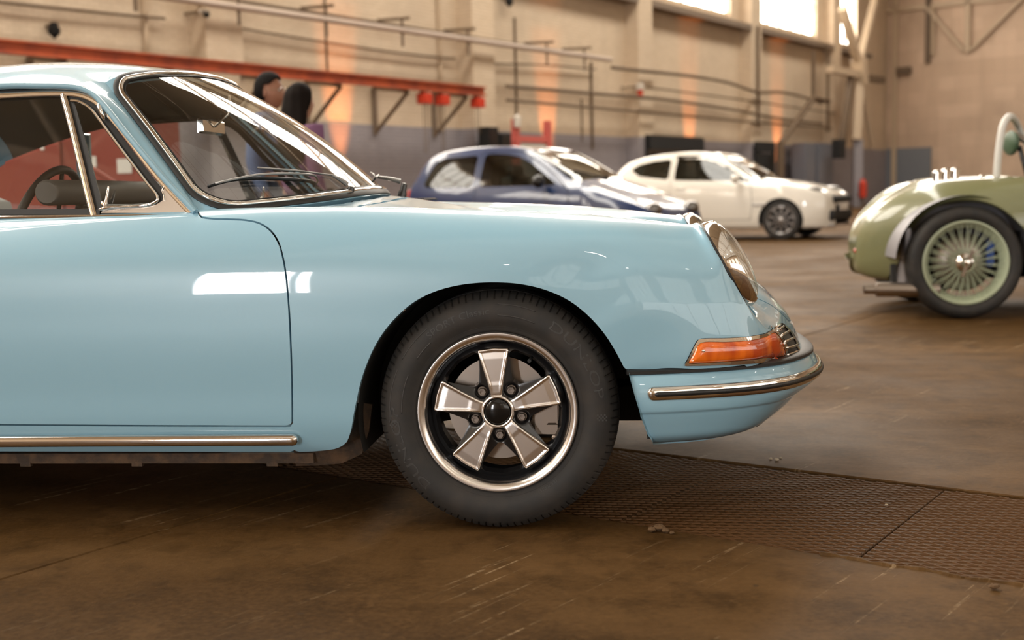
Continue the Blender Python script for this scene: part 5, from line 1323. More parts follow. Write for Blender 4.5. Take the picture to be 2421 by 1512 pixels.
    # wheels: right side is -y (seen), left is +y
    for wx in cfg['wheels']:
        for sg in (1, -1):
            simple_wheel(t, 'wheel', cfg['R'], cfg['rim'], .19, cfg['rim_m'], cfg['nsp'], (Lh - wx, -sg * (Wm - .035), cfg['R']), 0 if sg > 0 else PI, spoke_w=cfg.get('sw', .05))
            wl_ = MB(); aa = np.linspace(0, PI, 20); q = [(Lh - wx + cfg['R'] * 1.14 * math.cos(k), -sg * (Wm - .03), cfg['R'] + cfg['R'] * 1.14 * math.sin(k)) for k in aa] + [(Lh - wx + cfg['R'] * 1.14 * math.cos(k), -sg * (Wm - .3), cfg['R'] + cfg['R'] * 1.14 * math.sin(k)) for k in aa]
            wl_.add(q, [(i, i + 1, 21 + i, 20 + i) for i in range(19)] + [tuple(20 + i for i in range(20))]); wl_.build('arch_liner', under_m, t)
    for nm, m_, fn in cfg['extras']: 
        for sg in (1, -1):
            o = fn(sg, Lh, Wm, t, nm, m_)
    t.location = loc; t.rotation_euler = (0, 0, yaw); return t
def surf_z(cfg, x): return float(np.interp(x, np.array(cfg['sil'])[:, 0], np.array(cfg['sil'])[:, 1]))
def ex_box(c, d, bev=.02, R=None, one=False, col=None):
    def f(sg, Lh, Wm, t, nm, m_):
        if one and sg < 0: return
        mb = MB(); mb.box((Lh - c[0], -sg * c[1], c[2]), d, bev=bev, rz=(R or 0) * sg); return mb.build(nm, m_, t, smooth=True, angle=50)
    return f
def ex_ell(c, r, one=False):
    def f(sg, Lh, Wm, t, nm, m_):
        if one and sg < 0: return
        V, Fc = lathe((0, 0, 0), (0, 0, 1), [(math.cos(a), math.sin(a)) for a in np.linspace(-PI / 2 + .01, PI / 2 - .01, 9)], 16); V = V * np.array(r) + [Lh - c[0], -sg * c[1], c[2]]
        return mesh(nm, V, Fc, m_, t)
    return f
def ex_wiper(pts):
    def f(sg, Lh, Wm, t, nm, m_):
        if sg < 0: return
        V, Fc = tube([(Lh - p[0], -p[1], p[2]) for p in pts], .012, 6); return mesh(nm, V, Fc, m_, t)
    return f
navy = mat('navy_blue_paint', (.003, .02, .085), rough=.3, coat=1.0, coat_rough=.02)
white_p = mat('white_car_paint', (.74, .70, .63), rough=.35, coat=1.0, coat_rough=.03)
plate_w = mat('number_plate_white', (.75, .72, .68), rough=.4)
lamp_m = mat('headlamp_clear', (.22, .21, .20), rough=.08, metal=.7); tail_m = mat('tail_lamp_red', (.5, .02, .01), rough=.15, coat=1)
alloy = mat('car_alloy_grey', (.34, .32, .31), rough=.3, metal=.8)
small_cfg = dict(L=3.43, W=1.63, R=.28, rim=.185, rim_m=alloy, nsp=7, sw=.07, paint=navy, wheels=(.62, 2.965),
 rows=[0, .03, .10, .22, .42, .62, .82, 1.0, 1.2, 1.45, 1.68, 1.85, 2.1, 2.4, 2.7, 2.95, 3.1, 3.22, 3.32, 3.39, 3.42],
 sil=[(0, .52), (.03, .58), (.10, .66), (.22, .74), (.42, .83), (.62, .90), (.82, .965), (1.0, 1.03), (1.2, 1.14), (1.45, 1.27), (1.68, 1.365), (1.85, 1.40), (2.1, 1.42), (2.4, 1.422), (2.7, 1.41), (2.95, 1.385), (3.1, 1.345), (3.22, 1.25), (3.32, 1.02), (3.39, .78), (3.42, .60)],
 plan=([0, .03, .10, .22, .42, .8, 2.6, 3.0, 3.2, 3.32, 3.39, 3.42], [.52, .60, .68, .745, .79, .815, .815, .80, .77, .74, .70, .66]),
 bot=([0, .2, 3.2, 3.42], [.30, .20, .20, .32]), belt=([0, .8, 1.3, 3.0, 3.42], [.60, .86, .90, .95, .95]), roofw=([0, .22, .8, 1.2, 1.68, 3.0, 3.42], [.38, .55, .60, .60, .575, .56, .58]),
 side_glass=[('side1', [(1.20, .955), (1.32, 1.03), (1.62, 1.22), (1.80, 1.30), (1.95, 1.325), (2.26, 1.33), (2.26, .955)]), ('side2', [(2.36, .955), (2.36, 1.33), (2.85, 1.31), (2.98, 1.26), (3.10, 1.02), (3.06, .965)])],
 top_glass=[('windscreen', (.98, 1.66, .66, .55)), ('rear_window', (3.20, 3.34, .52, .60))], gz=.9, gw=.50,
 door=[(1.02, .32), (1.00, .6), (1.06, .90), (1.25, 1.06), (1.75, 1.36), (2.31, 1.37), (2.31, .5), (2.22, .32)], seats=(2.0,),
 extras=[('mirror', satin_black, ex_ell((1.36, .90, 1.00), (.06, .10, .075))), ('headlamp', lamp_m, ex_ell((.14, .50, .66), (.10, .14, .085))), ('bumper', satin_black, ex_box((.10, .0, .40), (.20, 1.30, .16), .05, one=True)),
   ('wiper', blackm, ex_wiper([(.95, 0, 1.02), (1.15, .45, 1.115)])), ('tail_lamp', tail_m, ex_box((3.36, .62, .84), (.06, .10, .22), .02)), ('side_moulding', satin_black, ex_box((1.8, .812, .52), (1.6, .02, .07), .008)), ('interior_mirror', chrome, ex_box((1.60, .0, 1.27), (.03, .2, .06), .01, one=True))])
white_cfg = dict(L=4.02, W=1.77, R=.325, rim=.225, rim_m=alloy, nsp=10, sw=.035, paint=white_p, wheels=(.80, 3.385),
 rows=[0, .03, .10, .22, .42, .62, .82, 1.02, 1.18, 1.38, 1.62, 1.85, 2.05, 2.35, 2.7, 3.1, 3.45, 3.68, 3.80, 3.90, 3.97, 4.0],
 sil=[(0, .58), (.03, .68), (.10, .76), (.22, .82), (.42, .89), (.62, .94), (.82, .975), (1.02, 1.0), (1.18, 1.03), (1.38, 1.15), (1.62, 1.29), (1.85, 1.40), (2.05, 1.45), (2.35, 1.484), (2.7, 1.482), (3.1, 1.455), (3.45, 1.40), (3.68, 1.32), (3.80, 1.20), (3.90, 1.02), (3.97, .80), (4.0, .6)],
 plan=([0, .03, .10, .22, .45, .8, 3.3, 3.7, 3.85, 3.95, 4.0], [.50, .60, .72, .80, .86, .885, .885, .85, .82, .76, .70]),
 bot=([0, .3, 3.6, 4.0], [.20, .19, .20, .34]), belt=([0, .3, .8, 1.3, 3.0, 3.6, 4.0], [.70, .80, .90, .93, 1.0, 1.05, 1.05]), roofw=([0, .22, .8, 1.2, 1.85, 3.1, 4.0], [.36, .60, .68, .66, .60, .58, .60]),
 side_glass=[('side1', [(1.38, .975), (1.62, 1.12), (1.85, 1.25), (2.1, 1.35), (2.35, 1.385), (2.66, 1.39), (2.66, 1.02)]), ('side2', [(2.76, 1.03), (2.76, 1.385), (3.1, 1.36), (3.35, 1.31), (3.50, 1.22), (3.30, 1.10)])],
 top_glass=[('windscreen', (1.20, 1.90, .72, .58)), ('rear_window', (3.68, 3.88, .50, .58))], gz=.95, gw=.52,
 door=[(1.30, .34), (1.27, .6), (1.30, .93), (1.40, 1.0), (1.9, 1.33), (2.2, 1.43), (2.71, 1.44), (2.72, .6), (2.60, .34)], seats=(2.3,),
 extras=[('mirror', white_p, ex_ell((1.52, 1.0, 1.02), (.07, .11, .08))), ('mirror_sail', satin_black, ex_box((1.42, .80, .99), (.16, .03, .06), .01)), ('headlamp', lamp_m, ex_ell((.42, .70, .80), (.26, .09, .075))), ('grille', blackm, ex_box((.045, 0, .645), (.14, 1.10, .13), .04, one=True)), ('lower_grille', blackm, ex_box((.06, 0, .39), (.16, 1.30, .20), .05, one=True)),
   ('number_plate', plate_w, ex_box((-.025, 0, .52), (.02, .52, .115), .004, one=True)), ('bumper_blade', alloy, ex_box((.10, 0, .23), (.22, 1.3, .03), .01, one=True)), ('door_handle', white_p, ex_box((2.52, .885, .88), (.16, .04, .03), .01)), ('side_badge', alloy, ex_box((1.15, .888, .58), (.22, .01, .04), .003)), ('tail_lamp', tail_m, ex_box((3.88, .70, .95), (.12, .14, .26), .03)), ('wiper', blackm, ex_wiper([(1.15, 0, 1.03), (1.3, .5, 1.10)]))])
twy = math.radians(-27)
hatch('blue_hatchback', 'small navy blue hatchback parked behind the coupe front wing', small_cfg, (-0.58, 11.30, 0), twy)
hatch('white_hatchback', 'white three-door hatchback with grey alloy wheels parked behind the blue one', white_cfg, (2.02, 18.05, 0), math.radians(-23))
# ---- green open roadster ---------------------------------------------------------
green = mat('olive_green_paint', (.175, .18, .088), rough=.3, coat=1.0, coat_rough=.03)
leaf_green = mat('pale_green_rim', (.42, .47, .33), rough=.4)
GY = 4.80
rd = empty('green_roadster', (2.56, 5.55, 0), 'olive green open racing roadster with wire wheels at the right edge', 'car')
def gp(px, py, Y=GY + .12): p = P(px, py, Y=Y); return p
gtop = [(2012, 598), (2016, 560), (2040, 515), (2080, 480), (2140, 446), (2200, 430), (2270, 423), (2340, 420), (2421, 417)]
tw = [gp(x, y, GY + (.75, .74, .72, .66, .54, .40, .32, .27, .25)[k_]) for k_, (x, y) in enumerate(gtop)]
cyl = 5.55; hw_ = .74
rowsg = []
for i, (p, wd_, zb_) in enumerate(zip(tw, (.08, .17, .27, .38, .52, .64, .71, .74, .74), (.36, .29, .245, .23, .23, .23, .22, .22, .22))):
    x, z = p[0] + 0, p[2]; w = wd_; c_ = z + (.0 if i < 5 else .02)
    rowsg.append([(x, w * .55, zb_ + .0), (x, w * .88, zb_ + .03), (x, w * .985, zb_ + (z - zb_) * .25), (x, w, zb_ + (z - zb_) * .48), (x, w * .97, zb_ + (z - zb_) * .72), (x, w * .84, zb_ + (z - zb_) * .93), (x, w * .68, z), (x, w * .45, z - .02), (x, w * .2, c_ - .01), (x, 0, c_)])
for x, z in ((3.3, .86), (3.8, .84), (4.3, .84), (4.9, .86), (5.3, .80), (5.7, .66), (5.9, .5)):
    w = .74 if x < 5 else .74 - (x - 5) * .35; rowsg.append([(x, w * .55, .22), (x, w * .88, .24), (x, w * .985, .36), (x, w, .5), (x, w * .97, z * .8), (x, w * .84, z * .95), (x, w * .68, z), (x, w * .45, z - .02), (x, w * .2, z), (x, 0, z)])
r0_ = np.array(rowsg[0]); cap_ = r0_ * [1, .25, 1] - [.012, 0, 0]; cap_[:, 2] = cap_[:, 2] * .3 + r0_[:, 2].mean() * .7; rowsg = [list(map(tuple, cap_))] + rowsg
gn = np.array(rowsg); gn = np.concatenate([gn, gn[:, ::-1][:, 1:] * [1, -1, 1]], 1); gn[:, :, 1] = cyl - gn[:, :, 1]
Vg, Fg = patch(gn, step=.025)
if vnorm(Vg, Fg)[:, 2].mean() < 0: Fg = [tuple(reversed(f)) for f in Fg]
gar = np.array([tuple(x) for x in spl(np.array([(2095, 700), (2104, 645), (2121, 625), (2132, 595), (2142, 562), (2160, 530), (2188, 500), (2225, 480), (2270, 471), (2320, 474), (2365, 490), (2405, 522), (2440, 565), (2470, 640), (2480, 720)]), 70)])
qg = proj(Vg); near_s = Vg[:, 1] < 5.25
fa = np.where(near_s, -sdf(qg, gar) / 360, -1e2)
far_ar = np.hypot(Vg[:, 0] - 2.60, Vg[:, 2] - .38) - .43; fa = np.where(Vg[:, 1] > 5.95, -far_ar, fa)
ck = np.maximum(np.abs(Vg[:, 1] - cyl) - .48, np.abs(Vg[:, 0] - 3.35) - .42); ck = np.where(Vg[:, 2] > .6, ck, 1); fa = np.maximum(fa, -ck)
fw = np.hypot(Vg[:, 0] - 4.95, Vg[:, 2] - .37) - .42; fa = np.maximum(fa, np.where(np.abs(Vg[:, 1] - cyl) > .4, -fw, -1))
Vg2, Fg2 = clip(Vg, Fg, fa); V2, F2, sh = lip(Vg2, Fg2, .03); mesh('bodywork', V2, F2, green, rd, sharp=sh)
mb = MB(); mb.box((3.35, cyl, .45), (.9, 1.0, .4)); mb.build('cockpit_tub', interior_m, rd)
for k, (px_, hh) in enumerate(((0, 0),)):
    pass
# inner arch panels
wc = P(2287, 617, Y=GY + .02)
mb = MB(); a = np.linspace(.1, PI - .05, 30); q = [(wc[0] + .44 * math.cos(t), GY + y_, .38 + .42 * math.sin(t)) for y_ in (.06, .40) for t in a]; mb.add(q, [(i, i + 1, 31 + i, 30 + i) for i in range(29)] + [tuple(30 + i for i in range(30))]); mb.build('arch_liner', mat('bare_aluminium', (.33, .32, .34), rough=.5, metal=.6), rd, smooth=True, angle=30)
mb = MB(); mb.box((2.16, GY + .30, .38), (.03, .30, .42)); mb.build('inner_panel', bpy.data.materials['bare_aluminium'], rd)
mb = MB(); mb.box((3.3, cyl, .30), (2.0, 1.0, .1)); mb.build('chassis', under_m, rd)
ex0, ex1 = P(2070, 684, Y=GY + .10), P(2190, 684, Y=GY + .10)
mb = MB(); mb.lathe(ex0, ex1 - ex0, [(.022, -.075), (.030, -.075), (.030, 0), (.045, .0), (.048, .01), (.048, .40), (.02, .41)], 24); eo = mb.build('exhaust_silencer', steel, rd, smooth=True, angle=40)
for f_ in (.12, .30): mb = MB(); q = ex0 + _n(ex1 - ex0) * f_; mb.bar(q, q + np.array([0, .05, .16]), .035); mb.build('exhaust_bracket', under_m, eo)
def wire_wheel(loc, yaw, parent):
    Rt = .366
    V, Fc = lathe((0, 0, 0), (0, 1, 0), [(.268, .03), (.272, .016), (.285, .004), (.305, -.006), (.332, -.004), (.349, .010), (.360, .03), (.365, .05), (.366, .085), (.365, .12), (.357, .145), (.33, .17), (.27, .16)], 96)
    ty = mesh('wheel', V, Fc, tyre_m, parent, angle=40)
    V, Fc = lathe((0, 0, 0), (0, 1, 0), [(.274, .018), (.272, .006), (.262, .003), (.256, .010), (.252, .03), (.232, .05), (.222, .07), (.232, .11), (.262, .15)], 96); rm_ = mesh('rim', V, Fc, leaf_green, ty, angle=50)
    mb = MB(); n = 24
    for k in range(n):
        for lay, (r0, y0, r1, y1, off) in enumerate(((.055, .02, .250, .035, .22), (.055, .02, .250, .035, -.22), (.060, .10, .228, .062, .30), (.060, .10, .228, .062, -.30))):
            a = 2 * PI * k / n + lay * .06; b = a + off; mb.tube([(r0 * math.cos(a), y0, r0 * math.sin(a)), (r1 * math.cos(b), y1, r1 * math.sin(b))], .0021, 5)
    sp_ = mb.build('wire_spokes', leaf_green, ty, smooth=True); sp_['kind'] = 'stuff'
    V, Fc = lathe((0, 0, 0), (0, 1, 0), [(.001, -.045), (.018, -.043), (.030, -.028), (.034, -.01), (.050, .0), (.062, .012), (.064, .12)], 32); hbb = mesh('hub', V, Fc, chrome, ty, angle=40)
    mb = MB()
    for s_ in (1, -1): mb.box((.02 * s_, -.03, .052 * s_), (.022, .012, .075), R=np.array(Matrix.Rotation(.35, 3, 'Y')), bev=.004)
    mb.build('knock_off_ear', chrome, ty, smooth=True, angle=40)
    V, Fc = lathe((0, 0, 0), (0, 1, 0), [(.06, .10), (.19, .10), (.192, .115)], 48); mesh('brake_drum', V, Fc, steel, ty)
    mb = MB(); mb.box((.17, .09, .05), (.045, .04, .17), bev=.01); mb.build('blue_caliper', mat('blue_caliper_paint', (.015, .06, .25), rough=.4) if 'blue_caliper_paint' not in bpy.data.materials else bpy.data.materials['blue_caliper_paint'], ty)
    place_part(ty, Matrix.Translation(loc) @ Matrix.Rotation(yaw, 4, 'Z')); refix(ty)
wire_wheel((wc[0], GY + .04, .366), 0, rd); wire_wheel((wc[0], 2 * cyl - GY - .04, .366), PI, rd)
wire_wheel((4.95, GY + .04, .366), 0, rd); wire_wheel((4.95, 2 * cyl - GY - .04, .366), PI, rd)
# roll hoop, headrest fairing, screens, filler
hoopm = mat('pale_padded_hoop', (.62, .60, .56), rough=.35)
h0 = P(2356, 425, Y=5.25); pts = [h0, P(2362, 350, Y=5.25), P(2373, 292, Y=5.27), P(2384, 277, Y=5.32), P(2400, 285, Y=5.5), P(2408, 300, Y=5.62), P(2436, 360, Y=5.7), P(2452, 425, Y=5.7)]
V2, F2 = tube(spl(np.array(pts), 40), .024, 14); mesh('roll_hoop', V2, F2, hoopm, rd)
V2, F2 = tube([P(2402, 318, Y=5.45), P(2480, 372, Y=5.45)], .02, 10); mesh('hoop_stay', V2, F2, steel, rd)
V2, F2 = tube([P(2410, 345, Y=5.4), P(2432, 425, Y=5.4)], .017, 10); mesh('hoop_stay', V2, F2, satin_black, rd)
V, Fc = lathe((0, 0, 0), (0, 0, 1), [(math.cos(a), math.sin(a)) for a in np.linspace(-PI / 2 + .01, PI / 2 - .01, 11)], 20); mesh('headrest', V * [.04, .14, .085] + P(2390, 338, Y=5.5), Fc, mat('dark_green_leather', (.05, .09, .05), rough=.5), rd)
for i, (px_, py_) in enumerate(((2216, 412), (2236, 408), (2258, 406))):
    c_ = P(px_, py_ + 12, Y=5.30 + .06 * i); mb = MB(); mb.lathe(c_, (0, 0, 1), [(.03, -.02), (.03, .03), (.038, .034), (.038, .05), (.02, .06), (.001, .062)], 20); mb.build('filler_cap', chrome, rd, smooth=True, angle=40)
c_ = P(2322, 418, Y=5.2); mb = MB(); mb.lathe(c_, (0, 0, 1), [(.02, -.03), (.02, .0), (.026, .005), (.001, .015)], 16); mb.build('bonnet_clip', chrome, rd, smooth=True)
c_ = P(2024, 592, Y=5.42); mb = MB(); mb.lathe(c_, (-1, -.3, 0), [(.016, -.03), (.016, .010), (.001, .018)], 16); mb.build('rear_lamp', tail_m, rd, smooth=True)
pts = [P(x, y, Y=GY + .10 + d_) for x, y, d_ in ((2326, 424, .12), (2345, 445, .05), (2375, 470, .02), (2400, 490, .0), (2430, 520, .0))]
V2, F2 = tube(spl(np.array(pts), 20), .0035, 6); mesh('panel_seam', V2, F2, satin_black, rd)
# ---- red cabinet and trolley seen through the coupe's windows --------------------------
redp = mat('bright_red_panel', (.24, .028, .012), rough=.5)
Yr = 6.2; x1_ = P(362, 400, Y=Yr)[0]; x0_ = P(-260, 400, Y=Yr)[0]
rc = empty('red_cabinet', ((x0_ + x1_) / 2, Yr + .3, 0), 'large red steel cabinet with white notices, seen through the coupe side windows', 'cabinet')
mb = MB(); mb.box(((x0_ + x1_) / 2, Yr + .3, .87), (x1_ - x0_, .6, 1.66), bev=.02); mb.build('carcass', redp, rc)
n_ = 3
for k in range(n_):
    a = x0_ + (x1_ - x0_) * k / n_; b = x0_ + (x1_ - x0_) * (k + 1) / n_; mb = MB(); mb.box(((a + b) / 2, Yr - .012, .86), (b - a - .03, .024, 1.56), bev=.006); dd = mb.build('door', redp, rc); mb = MB(); mb.box((b - .09, Yr - .04, .95), (.02, .03, .16), bev=.004); mb.build('handle', chrome, dd)
for px_, py_, w_ in ((294, 392, .12), (215, 382, .09), (100, 350, .03)): q = P(px_, py_, Y=Yr - .03); mb = MB(); mb.box(q, (w_, .004, w_ * .95)); mb.build('notice', plate_w, rc)
mb = MB(); mb.box(((x0_ + x1_) / 2, Yr + .3, .02), (x1_ - x0_ - .1, .5, .04)); mb.build('plinth', blackm, rc)
tj = empty('trolley', P(300, 480, Y=3.6) * [1, 1, 0], 'red tubular trolley with a sloping handle behind the coupe cabin', 'trolley')
a, b = P(212, 394, Y=3.6), P(332, 472, Y=3.6); mb = MB(); mb.tube([a, b], .015, 10); mb.build('sloping_handle', redp, tj, smooth=True)
for q in (P(300, 462, Y=3.6), P(330, 470, Y=3.6)): mb = MB(); mb.tube([q, q * [1, 1, 0] + [0, 0, .08]], .016, 10); mb.build('leg', redp, tj, smooth=True)
q = P(315, 470, Y=3.6); mb = MB(); mb.box((q[0] - .25, 3.75, .14), (.8, .4, .05), bev=.01); mb.build('deck', redp, tj)
for dx in (-.55, .08):
    for dy in (-.15, .15): mb = MB(); mb.lathe((q[0] + dx, 3.75 + dy, .06), (0, 1, 0), [(.001, -.02), (.06, -.018), (.06, .018), (.001, .02)], 20); mb.build('castor', blackm, tj, smooth=True, angle=40)
# ================================================================== THINGS ON THE WALLS
def hp(u, v, z): return H(u, v, z)
BV = 14.0
def PWp(px, py, v=VW): u, z = PW(px, py, v); return u, z
# red monorail beam on brackets
beam = empty('monorail_beam', H(10, BV, 3.1), 'long red steel monorail beam carried on brackets along the cream wall', 'beam')
for z0, z1, w in ((3.035, 3.06, .07), (3.20, 3.225, .07), (3.06, 3.20, .014)): pass
mb = MB(); hbox(mb, -6, 19.15, BV - .075, BV + .075, 3.20, 3.228); hbox(mb, -6, 19.15, BV - .010, BV + .010, 3.05, 3.21); hbox(mb, -6, 19.15, BV - .075, BV + .075, 3.025, 3.052); mb.build('beam', red_p, beam)
for k in range(12):
    u = 18.48 - 1.99 * k
    o = MB(); o.bar(H(u, VW - .04, 3.11), H(u, BV, 2.99), .07); o.bar(H(u, VW - .05, 2.15), H(u, VW - .05, 3.12), .085); o.bar(H(u, VW - .06, 2.2), H(u, BV - .02, 2.98), .06); o.build('bracket', iron, beam)
for i, (px, py) in enumerate(((1003, 215), (1045, 220), (1129, 225))):
    u, z = PW(px, py, BV); tt = empty('chain_hoist', H(u, BV, 3.0), ['small red chain hoist under the beam, leftmost of three', 'small red chain hoist under the beam, middle one of three', 'small red chain hoist hanging at the very end of the red beam'][i], 'hoist', 'hoists on the red beam')
    mb = MB(); hbox(mb, u - .13, u + .13, BV - .11, BV + .11, 2.76, 2.975, bev=.012); mb.build('hoist_body', red_hoist, tt)
    mb = MB(); hbox(mb, u - .05, u + .05, BV - .09, BV + .09, 2.97, 3.024); mb.build('trolley', iron, tt)
    L = (1.75, 1.75, 2.2)[i]
    for du in (-.05, .05): mb = MB(); mb.tube([H(u + du, BV, 2.8), H(u + du, BV, L)], .009, 6); mb.build('chain', iron, tt)
# big lagged pipe with hangers
pipe = empty('steam_pipe', H(17, 14.3, 4.22), 'long pale lagged pipe running high along the wall above the red beam', 'pipe')
mb = MB(); mb.tube([H(u, 14.3, 4.215 + .006 * (u - 9)) for u in np.linspace(4, 25.3, 20)], .062, 14); mb.build('pipe_run', pipe_m, pipe, smooth=True)
mb = MB(); mb.tube([H(u, 14.55, 4.40) for u in (4, 25)], .03, 10); mb.build('upper_pipe', iron, pipe, smooth=True)
for k, u in enumerate((7.9, 10.1, 12.3, 14.5, 16.75, 19.0, 22.2, 23.95)):
    mb = MB(); mb.bar(H(u, 14.3, 3.93), H(u, 14.3, 4.5), .05); mb.bar(H(u, 14.1, 4.49), H(u, VW, 4.53), .055); mb.build('pipe_hanger', iron, pipe)
def run(name, pts, r, m, label, cat='pipe', group=None, parent=None):
    mb = MB(); mb.tube(spl(np.array(pts), 40) if len(pts) > 2 else np.array(pts), r, 8); o = mb.build(name, m, parent, smooth=True)
    if parent is None: tag(o, label, cat, group)
    return o
v1 = VW - .13
run('conduit', [H(u, v1, z) for u, z in ((5, 3.86), (9.7, 3.93), (11.1, 3.97))] , .022, iron, 'thin dark conduit above the red beam at far left of the wall', 'conduit')
run('conduit', [H(u, v1, z) for u, z in ((12.8, 3.97), (17.6, 3.89), (19.2, 3.92))], .02, iron, 'thin conduit between the first pillar and the second, under the lagged pipe', 'conduit')
run('conduit', [H(u, v1, z) for u, z in ((20.5, 3.9), (23, 4.05), (25.4, 4.11))], .02, iron, 'thin conduit right of the second pillar, below the lagged pipe', 'conduit')
v2 = VW - .62
run('wall_pipe', [H(u, v2, z) for u, z in ((20.5, 3.35), (25.4, 3.40), (28, 3.43), (33.4, 3.33), (36.8, 3.2), (41, 3.15))], .045, iron, 'brown wall pipe continuing right from the end of the red beam', 'pipe')
run('wall_pipe', [H(u, v2, z) for u, z in ((25.4, 4.12), (27, 4.15), (30.4, 4.2), (32.8, 4.16), (35, 4.0), (37, 4.1), (41, 3.92))], .05, iron, 'upper brown wall pipe sagging in the middle, above the white car', 'pipe')
run('wall_pipe', [H(u, v2, z) for u, z in ((20.5, 3.03), (28.5, 3.02), (34, 3.0), (41, 3.02), (42, 3.02))], .035, iron, 'lowest brown wall pipe just above the grey dado', 'pipe')
run('wall_pipe', [H(u, v2 + .2, z) for u, z in ((27.6, 3.75), (34, 3.72), (43, 3.62))], .025, iron, 'thin grey wall pipe between the sagging pipe and the lowest pipes', 'pipe')
for u, z0, z1, r, lab in ((15.15, 3.2, 6.4, .02, 'thin upright cable conduit over the red beam beside the orange glow'), (10.75, 3.1, 6.4, .05, 'stout upright pipe left of the first wall pillar'),
    (18.75, 2.3, 6.4, .045, 'upright pipe close left of the second wall pillar'), (21.75, 2.4, 5.1, .028, 'upright conduit below the black floodlight'), (25.3, 2.0, 4.3, .035, 'upright pipe at the end of the pale lagged pipe'), (24.8, 2.2, 3.3, .02, 'short thin upright conduit hanging below the wall pipes')):
    run('upright_conduit', [H(u, VW - r - .002, z0), H(u, VW - r - .002, z1)], r, iron if r < .045 else cream_steel, lab, 'conduit')
for u, lab in ((35.35, 'upright cable duct on the pillar between the two big windows'), (41.9, 'upright cable duct beside the right-hand window')): run('upright_conduit', [H(u, VW - .5, 2.9), H(u, VW - .5, 6.2)], .05, iron, lab, 'conduit')
# floodlights, sounder, beacon, boxes
def small(name, px, py, size, m, label, cat, v=VW - .2, bev=.02, parts=None, R_=None):
    u, z = PW(px, py, v); t = empty(name, H(u, v, z), label, cat)
    mb = MB(); hbox(mb, u - size[0] / 2, u + size[0] / 2, v - size[1] / 2, v + size[1] / 2, z - size[2] / 2, z + size[2] / 2, bev=bev); mb.build('housing', m, t)
    mb = MB(); mb.bar(H(u, v, z), H(u, VW, z + .02), .04); mb.build('wall_bracket', iron, t)
    if parts: parts(t, u, v, z)
    return t
def flood(t, u, v, z):
    mb = MB(); mb.lathe(H(u, v, z - .06), (0, 0, 1), [(.001, -.14), (.09, -.05), (.10, .02), (.05, .08)], 16); mb.build('reflector_hood', blackm, t, smooth=True)
small('floodlight', 127, 62, (.1, .1, .12), blackm, 'small black floodlight on the wall at top left', 'light', parts=flood)
small('floodlight', 1204, -2, (.12, .12, .14), blackm, 'small black floodlight at the top edge above the blue hatchback', 'light', parts=flood)
whitep = mat('white_plastic', (.62, .57, .5), rough=.4)
def domep(t, u, v, z): mb = MB(); mb.lathe(H(u, v - .05, z - .03), (0, 0, -1), [(.06, 0), (.055, .04), (.03, .07), (.001, .075)], 16); mb.build('dark_dome', blackm, t, smooth=True)
small('security_camera', 483, 28, (.15, .12, .07), whitep, 'white dome security camera on the first wall pillar', 'camera', v=VW - .5, parts=domep)
def lowbar(t, u, v, z): hb('base', mat('sounder_base', (.3, .3, .32)), t, u - .1, u + .1, v - .06, v + .06, z + .1, z + .16)
small('wall_speaker', 1130, 165, (.2, .12, .22), whitep, 'small white wall box with grey lid right of the second pillar', 'box', parts=lowbar)
def redcap(t, u, v, z): mb = MB(); mb.lathe(H(u, v, z - .1), (0, 0, -1), [(.09, 0), (.07, .16), (.001, .17)], 16); mb.build('red_lens', red_hoist, t, smooth=True)
small('alarm_beacon', 1513, 205, (.16, .14, .2), whitep, 'white alarm beacon with a red lens above the white car', 'alarm', v=VW - .58, parts=redcap)
# black boxes and banners in front of the dado
def wbox(name, x0, y0, x1, y1, m, label, cat, v=14.2, depth=.3, group=None):
    u0, z1 = PW(x0, y0, v); u1, z0 = PW(x1, y1, v); t = empty(name, H((u0 + u1) / 2, v, 0), label, cat, group)
    hb('cabinet_body', m, t, u0, u1, v - depth / 2, v + depth / 2, max(0, z0) if y1 < 470 else 0, z1); return t, u0, u1, z1
t, a, b, z = wbox('loudspeaker', 1143, 300, 1170, 470, blackm, 'tall black loudspeaker by the dado behind the blue hatchback', 'speaker'); hb('grille', satin_black, t, a + .03, b - .03, 14.04, 14.06, .5, z - .05)
t, a, b, z = wbox('equipment_cabinet', 1172, 315, 1199, 470, blackm, 'lower black equipment cabinet beside the black loudspeaker', 'cabinet'); hb('panel', satin_black, t, a + .03, b - .03, 14.04, 14.06, .5, z - .05)
t, a, b, z = wbox('display_screen', 1534, 321, 1662, 356, blackm, 'wide black screen on the grey dado above the white car', 'screen', v=14.4, depth=.1)
hb('screen_frame', satin_black, t, a - .04, b + .04, 14.42, 14.5, 1.7, z + .04)
for uu in (a + .3, b - .3): hb('stand_leg', blackm, t, uu - .04, uu + .04, 14.38, 14.46, 0, 1.9)
t, a, b, z = wbox('display_screen', 1786, 334, 1828, 360, blackm, 'narrow black doorway screen right of the white car roof', 'screen', v=14.4, depth=.1)
hb('lower_panel', blackm, t, a, b, 14.36, 14.44, 0, 2.0)
hb('side_frame', satin_black, t, b, b + .12, 14.36, 14.46, 0, z)
bluegrey = mat('blue_grey_locker', (.15, .155, .18), rough=.5)
for i, (x0, x1, l) in enumerate(((1888, 1912, 'blue grey steel locker left of the right-hand wall pipe'), (1918, 1955, 'blue grey steel locker nearest the corner stanchion'))):
    t, a, b, z = wbox('steel_locker', x0, 338, x1, 470, bluegrey, l, 'locker', v=14.3, depth=.5, group='lockers by the corner'); hb('locker_door', bluegrey, t, a + .06, b - .06, 14.03, 14.06, .1, z - .06)
